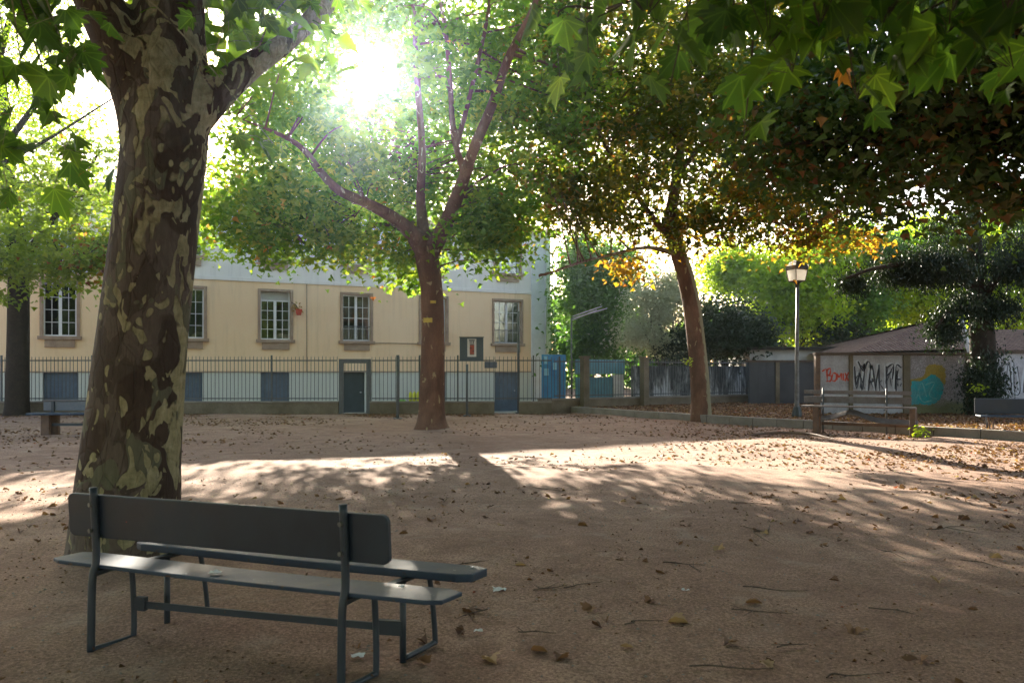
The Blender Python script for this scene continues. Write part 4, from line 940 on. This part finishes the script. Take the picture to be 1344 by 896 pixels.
E2 = [((-1.9, 21.6, 9.4), (5.2, 3.8, 4.3), 760, .25), ((-2.5, 17.0, 9.5), (4.5, 1.5, 3.2), 70, .25), ((-4.6, 21.2, 7.0), (3.2, 2.2, 1.7), 170, .3), ((-5.4, 18.6, 5.3), (1.8, 1.6, 1.3), 120, .42), ((-3.5, 20.6, 5.0), (1.6, 1.5, .9), 50, .45), ((-2.6, 24.8, 6.6), (4.6, 1.8, 2.0), 130, .35), ((-7.6, 24.6, 6.6), (3.2, 1.8, 1.9), 130, .4), ((-.5, 19.2, 5.0), (1.2, 1.3, 1.1), 85, .40), ((-2.6, 21.2, 4.3), (.7, .9, .7), 14, .5),
      ((-4.8, 18.5, 7.5), (2.6, 2.5, 1.6), 90, .32), ((0.6, 19.5, 8), (2.0, 2.4, 2.0), 90, .38)]
tree('plane_tree', 'slender reddish forked tree standing before the fence in the middle of the court', 'tree', G(567, 562), limbs, E2, (M['bark2'], LM['plane']), 230, .16, 44, .36, .045, seed=3, seg=18, wob=.03)
# 3. leaning tree right of centre
limbs = [pix_limb([(921, 562, 22.3, 40), (920, 550, 22.3, 29), (920, 530, 22.3, 26), (917, 480, 22.3, 25), (909, 410, 22.3, 24), (900, 365, 22.3, 23), (888, 325, 22.3, 20), (880, 290, 22.3, 17), (890, 220, 22.5, 13), (897, 120, 22.8, 10), (905, -20, 23, 6)]),
         pix_limb([(885, 315, 22.3, 13), (860, 290, 22.1, 9), (835, 255, 21.8, 8), (800, 200, 21.4, 6), (760, 130, 21, 4), (720, 60, 20.8, 3)]),
         pix_limb([(889, 230, 22.5, 8), (930, 180, 22.2, 7), (980, 130, 21.8, 6), (1040, 80, 21.4, 4)]),
         pix_limb([(893, 335, 22.3, 9), (850, 325, 21.5, 6), (800, 335, 20.8, 5), (760, 345, 20.3, 5), (725, 357, 20, 5), (706, 362, 19.9, 5.5)]),
         pix_limb([(884, 300, 22.3, 8), (940, 290, 21.8, 6), (1000, 290, 21.4, 4), (1060, 300, 21, 3)])]
E3 = [((4.4, 22.6, 9.2), (5.6, 5.2, 3.9), 1100, .35), ((1.7, 21, 6.1), (2.0, 1.8, 1.0), 80, .5), ((7.0, 21.5, 6.0), (2.6, 2.2, 1.0), 110, .45), ((4.6, 22, 5.3), (1.6, 1.5, .6), 34, .45), ((2.7, 20.7, 4.15), (1.0, .6, .14), 12, .72), ((8.3, 21, 5.1), (1.3, 1.2, .5), 26, .62)]
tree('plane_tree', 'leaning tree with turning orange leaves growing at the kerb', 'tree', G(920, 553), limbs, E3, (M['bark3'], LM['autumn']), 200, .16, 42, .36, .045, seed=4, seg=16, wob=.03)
# 4. dark tree with its trunk beyond the right edge
limbs = [([(13.2, 13.2, 0), (13.0, 13.3, 2.0), (12.8, 13.4, 4.0), (12.4, 13.5, 6.5), (12, 13.6, 10)], [.42, .33, .30, .22, .08]),
         ([(12.9, 13.3, 3.6), (11, 13.6, 4.9), (9, 14, 5.4), (7, 14.4, 5.6), (5, 14.8, 5.6)], [.2, .15, .11, .07, .03]),
         ([(12.9, 13.3, 3.2), (12, 11.5, 4.6), (10, 9.5, 5.4), (8, 7.5, 5.6)], [.18, .13, .09, .04])]
E4 = [((8.8, 14.2, 6.3), (4.6, 3.4, 2.2), 700, .38), ((11, 13.5, 8.2), (5, 4, 2.6), 420, .3), ((5.6, 15, 5.9), (2.2, 1.8, 1.0), 70, .42), ((9.5, 8, 7.5), (4.5, 4.5, 2), 240, .35), ((10.8, 13.6, 4.6), (2.4, 1.5, .6), 60, .5)]
tree('plane_tree', 'dark spreading tree reaching in from beyond the right edge', 'tree', (13.2, 13.2, 0), limbs, E4, (M['barkdark'], LM['dark']), 120, .18, 36, .4, 0, seed=5, wob=.04)
# 5. overhanging tree behind the viewer: its low bough with large leaves hangs into the top right
rng = np.random.default_rng(21)
limbs = [([(5.0, -4.0, 0), (4.9, -3.8, 2.0), (4.6, -3.5, 3.6), (4.2, -3, 6), (4, -2.5, 8)], [.36, .3, .27, .2, .1]),
         ([(4.6, -3.5, 3.5), (3.6, -1.5, 3.7), (2.6, .5, 3.3), (1.75, 1.9, 3.0), (1.0, 2.7, 2.85), (.35, 3.1, 2.80)], [.13, .08, .045, .016, .008, .004]),
         ([(2.6, .5, 3.3), (2.2, 1.6, 3.0), (1.75, 2.4, 2.75), (1.45, 2.9, 2.68)], [.03, .016, .008, .004]),
         ([(3.0, -.3, 3.5), (2.9, 1.3, 3.1), (2.5, 2.5, 2.85), (2.0, 3.2, 2.82)], [.03, .016, .008, .004])]
ext = []; et = []; nd = []
tipsp = []
for px, py, D, k in ((730, 60, 3.0, 5), (770, 30, 2.8, 8), (800, 95, 2.8, 5), (850, 20, 2.6, 12), (880, 110, 2.6, 4), (905, 60, 2.5, 8), (960, 20, 2.5, 14), (975, 190, 2.7, 1), (1010, 60, 2.4, 12), (1040, 95, 2.6, 6),
                     (1075, 35, 2.4, 14), (1120, 75, 2.4, 9), (1125, 130, 2.6, 3), (1160, 30, 2.4, 14), (1200, 85, 2.5, 9), (1245, 40, 2.4, 14), (1290, 60, 2.4, 12), (1330, 90, 2.5, 9), (1320, 20, 2.3, 14), (1100, -10, 2.5, 24), (950, -30, 2.6, 24), (1250, -30, 2.5, 28), (800, -30, 2.9, 20), (1400, 60, 2.5, 20)):
    c = P(px, py, D); tipsp.append(c)
    for _ in range(int(k*.8+.5)): ext.append(c+rng.normal(0, 1, 3)*[.10, .25, .05]+[0, 0, .11]); et.append(np.clip(rng.normal(.45, .25), 0, .96 if rng.random() < .93 else 1))
E5 = [((4, -3, 7), (6, 4.5, 2), 420, .3), ((9, 1, 6), (3, 6, 3), 260, .3)]
root5 = tree('plane_tree', 'tree behind the viewer whose low bough of big backlit leaves hangs at the top right', 'tree', (5, -4, 0), limbs, E5, (M['barkdark'], LM['plane']), 30, .24, 26, .5, 0, seed=6, masked=False)
ext = np.array(ext); n_ = len(ext)
leaf_mesh('hanging_leaves', LM['near'], ext, rng.uniform(.08, .165, n_), np.array(et), root5, T_NEAR, 1.3, .9, rng)
tw = MB()
skel = np.concatenate([resample(p, r, 20)[0] for p, r in limbs[1:]])
for c in tipsp:
    j = np.argmin(np.linalg.norm(skel-c, axis=1)); q = skel[j]; tw.tube(resample([q, (q+c)/2+rng.normal(0, .05, 3)+[0, 0, .05], c], [.006, .004, .002], 8)[0], np.linspace(.006, .0018, 8), 5)
for p_, c in zip(ext[::1], ext): 
    j = np.argmin([np.linalg.norm(t_-c) for t_ in tipsp]); q = tipsp[j]; tw.tube([q+(c-q)*0.1, (q+c)/2+[0, 0, .015], c], .0013, 4)
tw.build('twigs', M['stump'], root5)
# big leaves of the front tree hanging top left
rt1 = [o for o in C.objects if o.name == 'plane_tree'][0]
ext = []; et = []; tipsp = []
for px, py, D, k in ((20, 20, 3.6, 8), (60, 50, 3.6, 7), (30, 100, 3.5, 6), (90, 85, 3.7, 2), (15, 150, 3.4, 5), (85, 195, 3.8, 4), (50, 10, 3.9, 10), (5, 60, 3.4, 8), (20, -40, 3.6, 16), (360, 190, 4.8, 2), (-20, 200, 3.6, 8), (10, 250, 3.7, 3), (300, 20, 5.0, 6), (330, -20, 4.8, 14), (90, -60, 4.6, 10), (420, -40, 4.8, 16), (270, 60, 5.2, 3)):
    c = P(px, py, D); tipsp.append(c)
    for _ in range(k): ext.append(c+rng.normal(0, 1, 3)*[.12, .25, .08]); et.append(np.clip(rng.normal(.08, .2), 0, 1 if rng.random() < .06 else .8))
ext = np.array(ext); n_ = len(ext)
leaf_mesh('hanging_leaves', LM['near'], ext, rng.uniform(.10, .17, n_), np.array(et), rt1, T_NEAR, 1.3, .9, rng)
tw = MB(); sk1 = np.array([P(-40, -150, 3.4), P(-60, -240, 3.9), P(-20, -250, 4.8), P(330, 88, 6.3), P(285, 125, 6.2), P(450, -20, 6.8), P(40, -180, 5.7)])
for c in tipsp:
    q = sk1[np.argmin(np.linalg.norm(sk1-c, axis=1))]; tw.tube(resample([q, (q+c)/2+rng.normal(0, .06, 3)+[0, 0, .08], c], [.01, .006, .003], 10)[0], np.linspace(.008, .002, 10), 5)
for c in ext:
    q = tipsp[int(np.argmin([np.linalg.norm(t_-c) for t_ in tipsp]))]; tw.tube([q, (q+c)/2+[0, 0, .02], c], .0015, 4)
tw.build('twigs', M['bark'], rt1)
# 6. left background tree
limbs = [pix_limb([(22, 552, 25.3, 40), (23, 530, 25.3, 30), (24, 400, 25.3, 27), (22, 330, 25.3, 24), (10, 220, 25.3, 16), (0, 60, 25.3, 8)]),
         pix_limb([(24, 350, 25.3, 12), (60, 300, 24.8, 8), (100, 250, 24.2, 5), (130, 200, 24, 3)]), pix_limb([(24, 340, 25.3, 11), (55, 340, 24.4, 6), (95, 350, 23.8, 4)])]
E6 = [((-13.8, 24.3, 6.6), (3.4, 2.4, 2.8), 260, .38), ((-12.9, 23.6, 4.9), (1.6, 1.2, .8), 44, .45), ((-15.6, 24, 4.6), (1.3, 1.3, 1.1), 40, .3), ((-12.3, 23.8, 5.0), (.8, .7, .6), 22, .85)]
tree('plane_tree', 'dark trunked tree at the left edge before the cream building', 'tree', G(22, 546), limbs, E6, (M['barkdark'], LM['left']), 70, .17, 36, .36, 0, seed=8)
limbs = [([(-13.5, 19, 0), (-13.4, 19, 4), (-12.8, 19.3, 7.5), (-12.0, 19.6, 11)], [.25, .2, .13, .05]), ([(-13.2, 19.1, 5), (-11.5, 19.5, 8), (-9.8, 20, 9.5)], [.1, .06, .03]), ([(-13, 19.2, 6), (-11.5, 19.6, 7.0), (-10, 20, 8.2)], [.05, .04, .02])]
E7 = [((-12.6, 19.6, 9.6), (2.6, 2.2, 2.6), 240, .25), ((-14.2, 19, 6.5), (1.6, 1.6, 1.6), 60, .3), ((-8.8, 20, 9.6), (1.5, 1.5, 1.2), 44, .2)]
tree('ash_tree', 'feathery light leaved tree beyond the left edge', 'tree', (-13.5, 19, 0), limbs, E7, (M['barkdark'], LM['lime']), 60, .13, 46, .36, 0, T_SMALL, seed=9)
# 7. background trees beyond the walls
def bgtree(name, label, cat, px, D, ells, mat, leaf, seed, per=60, spread=.5, tr=.14, template=T_FAR, bark='barkdark', masked=False, group=None, nt_=24):
    b = np.array([(px-672)/F*D, D, 0.15]); top = max(e[0][2]+e[1][2]*.5 for e in ells)
    r = random.Random(seed); limbs = [([b, b+[.1, 0, top*.35], b+[r.uniform(-.3, .3), 0, top*.8]], [tr, tr*.75, tr*.3])]
    for k in range(4):
        e = ells[k % len(ells)]; limbs.append(([b+[0, 0, top*.2], b*.4+np.array(e[0])*.6+[r.uniform(-.4, .4), 0, 0], np.array(e[0])+[r.uniform(-1, 1)*e[1][0]*.6, 0, e[1][2]*.4]], [tr*.5, tr*.35, tr*.12]))
    return tree(name, label, cat, b, limbs, ells, (M[bark], mat), nt_, leaf, per, spread, 0, template, seed=seed, masked=masked, group=group)
def E(px, py, D, rx_, rz_, n, t=.4, ry=None):
    c = P(px, py, D); return (c, (rx_/F*D, ry or rx_/F*D*.9, rz_/F*D), n, t)
bgtree('poplar_tree', 'tall mid green leafy tree just right of the building corner', 'tree', 775, 38, [E(782, 400, 38, 40, 62, 150, .5), E(762, 345, 38, 18, 44, 60, .7), E(800, 355, 38.5, 36, 40, 90, .7), E(778, 455, 37, 38, 26, 60, .1)], LM['hedge'], .22, 31)
bgtree('olive_tree', 'silver grey olive tree behind the receding fence', 'tree', 868, 34.5, [E(866, 405, 34.5, 26, 34, 60, .6), E(840, 432, 34.2, 15, 22, 26, .5), E(885, 380, 34.6, 20, 24, 30, .5), E(848, 388, 34.3, 13, 17, 14, .7), E(872, 448, 34.2, 20, 16, 16, .3), E(868, 365, 34.5, 10, 16, 9, .7)], LM['olive'], .14, 32, 120, .42, template=T_SMALL)
bgtree('evergreen_shrub', 'large dark evergreen shrub between the olive and the garage', 'shrub', 950, 34, [E(945, 430, 34, 52, 42, 170, .4), E(985, 440, 34, 28, 32, 60, .4), E(900, 455, 33.8, 30, 24, 50, .3)], LM['darkhedge'], .18, 33, 50, .4)
bgtree('broadleaf_tree', 'sunlit yellow green tree behind the street lamp', 'tree', 1050, 39, [E(1040, 380, 39, 66, 62, 220, .55), E(960, 350, 40, 40, 34, 80, .6), E(1080, 330, 40, 44, 40, 90, .5)], LM['lime'], .24, 34)
bgtree('broadleaf_tree', 'mid green tree between the street lamp and the tiled roof', 'tree', 1120, 42, [E(1115, 390, 42, 52, 54, 150, .5), E(1140, 330, 42, 50, 40, 100, .6)], LM['hedge'], .24, 35)
bgtree('broadleaf_tree', 'bright lime green tree behind the tiled roof', 'tree', 1200, 44, [E(1190, 375, 44, 62, 48, 220, .8), E(1230, 330, 44, 60, 50, 160, .7)], LM['lime'], .28, 36)
bgtree('broadleaf_tree', 'bright lime green tree at the right edge behind the ivy trunk', 'tree', 1320, 44, [E(1320, 370, 44, 60, 60, 260, .85), E(1350, 300, 44, 60, 50, 140, .7)], LM['lime'], .28, 37)
bgtree('evergreen_shrub', 'small dark bush above the garage roof', 'shrub', 1095, 39, [E(1095, 440, 38.9, 26, 22, 50, .3)], LM['darkhedge'], .2, 38)
rng = np.random.default_rng(66); n_ = 42000
xx = rng.uniform(-60, 75, n_); hh = 6.2+1.5*np.sin(xx*.35)+1.0*np.sin(xx*.93+1); zz_ = hh*rng.random(n_)**.8; yy_ = 60+3*rng.normal(size=n_)
tag(leaf_mesh('distant_wood', LM['hedge'], np.stack([xx, yy_, zz_], 1), rng.uniform(.4, .9, n_), rng.random(n_), None), 'far mass of green trees behind the gardens', 'trees', kind='stuff')
# 8. ivy clad conifer
TB = G(1290, 546, .155)
limbs = [pix_limb([(1290, 556, 22.5, 44), (1290, 540, 22.5, 36), (1290, 460, 22.5, 32), (1285, 390, 22.5, 26), (1280, 330, 22.5, 18), (1278, 240, 22.5, 12), (1276, 120, 22.5, 6)]),
         pix_limb([(1286, 385, 22.5, 14), (1262, 365, 22, 12), (1235, 350, 21.6, 10), (1200, 346, 21.2, 8), (1150, 352, 20.8, 5), (1110, 365, 20.5, 3)]),
         pix_limb([(1286, 395, 22.5, 12), (1310, 365, 22, 10), (1345, 338, 21.5, 9), (1400, 315, 21, 7)]),
         pix_limb([(1284, 410, 22.5, 9), (1265, 402, 21.9, 7), (1245, 410, 21.4, 5), (1228, 430, 21.2, 3)])]
E8 = [E(1291, 470, 22.35, 12, 70, 150, .3, .3), E(1215, 348, 21.3, 62, 13, 120, .3, .8), E(1150, 362, 20.9, 44, 15, 80, .3, .7), E(1243, 425, 21.5, 14, 24, 40, .5, .4), E(1345, 345, 21.6, 44, 16, 90, .3, .7), E(1280, 300, 22.5, 60, 40, 60, .4, 1.2), E(1265, 395, 22, 24, 18, 20, .3, .5), E(1310, 400, 22, 26, 14, 16, .3, .5)]
tree('conifer_tree', 'dark ivy clad conifer with drooping boughs standing before the graffiti walls', 'tree', TB, limbs, E8, (M['barkdark'], LM['cedar']), 130, .11, 110, .21, 0, T_SMALL, seed=40, droop=1.3, flat=.9)

# ------------------------------------------------------------------ litter on the ground
rng = np.random.default_rng(77)
def inpoly_strip(x, y):  # right of the kerb line
    ks = np.array(KERB); yy = np.interp(x, ks[:, 0], ks[:, 1]); return (x > 1.3) & (y > yy)
def field(n, x0, x1, y0, y1): return np.stack([rng.uniform(x0, x1, n), rng.uniform(y0, y1, n)], 1)
def scatter(name, label, pts, z, smin, smax, bias, sd_=.25, templ=T_FAR, curl=1.0):
    n = len(pts); P3 = np.column_stack([pts, np.full(n, z)+rng.uniform(.004, .018, n)]); th = rng.uniform(0, 6.28, n)
    d = np.stack([np.cos(th), np.sin(th), rng.normal(0, .10, n)], 1)
    o = leaf_mesh(name, LM['litter'], P3, rng.uniform(smin, smax, n), np.clip(rng.normal(bias, sd_, n), 0, 1), None, templ, 0, .22, rng, curl, d)
    return tag(o, label, 'leaf litter', kind='stuff')
a = field(26000, 2, 17, 14, 33); a = a[inpoly_strip(a[:, 0]-.15, a[:, 1]-.15)]
scatter('strip_leaf_litter', 'thick brown leaf litter on the raised strip behind the kerb', a, .16, .06, .12, .42)
a = field(60000, 1, 16, 8.5, 24); k = ~inpoly_strip(a[:, 0]+.15, a[:, 1]+.15); dens = np.clip((a[:, 0]-2)/9, .03, 1)*.6*np.clip(1.2-np.abs(a[:, 1]-15)/8, .12, 1)
a = a[k & (rng.random(len(a)) < dens)]
b = field(14000, -20, 3, 23.6, 26.05); b = b[rng.random(len(b)) < np.clip((b[:, 1]-23.8)/2.2, .05, 1)]
c = field(6000, -19, 6, 7, 25); g1 = np.sin(c[:, 0]*.9+1)*np.sin(c[:, 1]*.7)+rng.normal(0, .4, len(c)); c = c[g1 > .0]
d = field(1500, -12, -5, 15, 25)
scatter('court_leaf_litter', 'brown leaf litter scattered thinly over the sandy court', np.vstack([a, b, c, d]), 0.0, .03, .085, .38)
c = field(22000, -6, 10, 2.4, 13); g1 = np.sin(c[:, 0]*1.7+1)*np.sin(c[:, 1]*1.3)+rng.normal(0, .5, len(c)); c = c[(g1 > .15)]
scatter('small_debris', 'crumbs of leaf and bark strewn over the shaded foreground', c, 0.0, .006, .03, .3, .3, templ=T_SMALL)
c = field(1500, -6, 10, 2.6, 13); g1 = np.sin(c[:, 0]*1.1+2)*np.sin(c[:, 1]*1.6)+rng.normal(0, .35, len(c)); c = c[(g1 > .35)]
scatter('crushed_leaf_drifts', 'crushed brown leaves drifted together in the shaded hollows', c, 0.0, .03, .07, .3, .2, T_FAR, 1.5)
# pebbles
m = MB(); 
for i in range(2600):
    x, y = rng.uniform(-4, 7), rng.uniform(2.3, 11); r_ = rng.uniform(.004, .012)
    q = [np.array([x, y, .002])+r_*rng.uniform(.7, 1.3)*np.array(v) for v in ((1, 0, 0), (0, 1, 0), (-1, 0, 0), (0, -1, 0), (0, 0, .8))]; m.add(q, [(0, 1, 4), (1, 2, 4), (2, 3, 4), (3, 0, 4)])
tag(m.build('pebbles', M['kerb'], smooth=True), 'tiny grey pebbles in the sandy foreground', 'pebbles', kind='stuff')
# single fallen leaves in the foreground
fl = []
for i, (px, py) in enumerate([(640, 862), (700, 852), (770, 800), (1010, 875), (865, 752), (905, 640), (815, 658), (1003, 652), (612, 800), (690, 742), (760, 688), (850, 790), (940, 720), (1060, 700), (1150, 690), (1230, 760), (1120, 830), (1270, 800), (880, 812), (980, 790), (1090, 760), (660, 690), (580, 655), (630, 625), (720, 650), (1180, 640), (1260, 680), (1000, 700), (740, 860), (560, 870), (830, 850), (960, 840), (1200, 870), (1300, 730), (525, 700), (575, 712), (640, 720), (810, 735), (1040, 640), (1110, 655), (1320, 650), (900, 690)]):
    g_ = G(px, py); r = np.random.default_rng(100+i); th = r.uniform(0, 6.28); pale = i % 3 == 0
    o = leaf_mesh('fallen_leaf', LM['litter'], np.array([g_+[0, 0, .012]]), np.array([r.uniform(.06, .10)]), np.array([.9 if pale else r.uniform(.1, .6)]), None, T_NEAR, 0, .2, r, 1.6, np.array([[math.cos(th), math.sin(th), .1]]))
    if pale: tag(o, 'pale dry curled leaf lying alone on the shaded sand', 'leaf', 'pale fallen leaves in the foreground')
    else: tag(o, 'brown dry curled leaf lying alone on the shaded sand', 'leaf', 'brown fallen leaves in the foreground')
# twigs
TW = [((870, 738), (925, 742)), ((975, 770), (1060, 776)), ((905, 742), (920, 752)), ((960, 800), (1040, 806)), ((740, 772), (790, 764)), ((905, 875), (1015, 878)), ((1085, 890), (1160, 884)), ((1215, 695), (1290, 692)), ((1140, 798), (1205, 808)), ((1010, 690), (1015, 715)), ((600, 742), (650, 735)), ((560, 760), (625, 765)), ((700, 775), (745, 768)), ((225, 800), (280, 842)), ((395, 812), (430, 822)), ((1020, 850), (1060, 846)), ((820, 820), (870, 815)), ((640, 800), (600, 812)), ((960, 660), (1030, 664)), ((700, 640), (740, 645)), ((1260, 735), (1310, 745)), ((680, 830), (730, 832)), ((1150, 720), (1190, 735))]
for i, (a, b) in enumerate(TW):
    A, B = G(*a), G(*b); r = np.random.default_rng(300+i); L = np.linalg.norm(B-A); mid = (A+B)/2+r.normal(0, .10*L, 3)*[1, 1, 0]+[0, 0, .01]
    m = MB(); q, w_ = resample([A+[0, 0, .006], A*.75+B*.25+r.normal(0, .04*L, 3)*[1, 1, 0]+[0, 0, .008], mid, B+[0, 0, .006]], [.004, .0045, .0035, .0015], 12); m.tube(q, w_, 5)
    for k in range(2): j = r.integers(3, 8); e = q[j]+r.normal(0, .18*L+.02, 3)*[1, 1, 0]+[0, 0, .006]; m.tube([q[j], e], [.003, .0012], 4)
    tag(m.build('twig', M['stump']), 'thin dry brown twig lying on the shaded sand', 'twig', 'dry twigs on the ground')
# fallen branch in the sunlight beside the slatted bench
m = MB(); q, w_ = resample([G(985, 572)+[0, 0, .02], G(1020, 570)+[0, 0, .04], G(1060, 572)+[0, 0, .05], G(1095, 577)+[0, 0, .02]], [.02, .03, .028, .012], 18); m.tube(q, w_, 7, wob=.1)
tag(m.build('fallen_branch', M['oldwood']), 'long bent branch lying in the sun left of the slatted bench', 'branch')
# scraps
for i, (px, py, s, lb) in enumerate([(900, 775, .05, 'small pale scrap lying in the dark foreground beside a long twig'), (628, 828, .045, 'tiny white scrap on the sand right of the bench legs'), (605, 745, .04, 'pale scrap on the sand just above the bench seat end'), (470, 862, .06, 'pale scrap under the right end of the bench'), (430, 810, .05, 'pale scrap under the middle of the bench seat'), (655, 775, .08, 'white litter in the small sun patch right of the bench')]):
    scrap('litter_scrap', lb, G(px, py), s, 50+i, cat='litter')
# sprout and weed
def sprout(name, label, b, n, s, size, mat, cat):
    t = thing(name, label, cat, b); r = np.random.default_rng(n); pts = b+r.normal(0, s, (n, 3))*[1, 1, .7]+[0, 0, s*1.2]
    m = MB(); 
    for k in range(5): m.tube([b, pts[k]], .004, 4)
    m.build('stem', M['stump'], t); leaf_mesh('leaves', mat, pts, r.uniform(.7, 1.2, n)*size, r.uniform(.5, 1, n), t, T_FAR, .2)
sprout('weed_plant', 'small bright green weed growing right of the slatted bench', G(1208, 575), 60, .10, .09, LM['lime'], 'weed')
sprout('weed_plant', 'bright green sprig beside the ivy clad trunk', P(1283, 515, 21.8), 40, .12, .10, LM['lime'], 'sprig')
sprout('weed_plant', 'tiny green shoot on the bark of the leaning tree', P(903, 478, 22.0), 24, .08, .09, LM['lime'], 'shoot')
# yellow marks on the middle tree
for px, py, w_, h_, lb in ((563, 421, 12, 6, 'lower yellow paint mark on the reddish forked trunk'), (570, 397.5, 7, 3.5, 'upper smaller yellow paint mark on the reddish forked trunk')):
    r_ = .285; cx = P(567, py, 19.6); m = MB(); vs = []; k = 8; a0 = (px-567)/F*19.6/r_; hw = w_/F*19.6/2/r_
    for i in range(k+1):
        a = a0-hw+2*hw*i/k
        for z_ in (-h_/F*19.6/2, h_/F*19.6/2): vs.append((cx[0]+r_*1.06*math.sin(a), 19.6-r_*1.06*math.cos(a), cx[2]+z_*(1+.1*math.sin(i*2))))
    m.add(vs, [(2*i, 2*i+2, 2*i+3, 2*i+1) for i in range(k)]); tag(m.build('yellow_mark', worn('yellow_trail_paint', (.55, .38, .06), (.4, .28, .06), .7), smooth=True), lb, 'paint mark')

# ------------------------------------------------------------------ haze
m = MB(); m.box(-80, 80, -15, 75, -2, 30)
hz = m.build('haze', bpy.data.materials.new('sunlit_haze')); tag(hz, 'thin sunlit haze in the air over the court', 'haze', kind='stuff')
hm = hz.data.materials[0]; hm.use_nodes = True; t_ = hm.node_tree; t_.nodes.clear(); o_ = t_.nodes.new('ShaderNodeOutputMaterial'); v_ = t_.nodes.new('ShaderNodeVolumePrincipled')
v_.inputs['Color'].default_value = (.66, .90, 1.0, 1); v_.inputs['Density'].default_value = .00045; v_.inputs['Anisotropy'].default_value = .9
t_.links.new(v_.outputs[0], o_.inputs['Volume'])
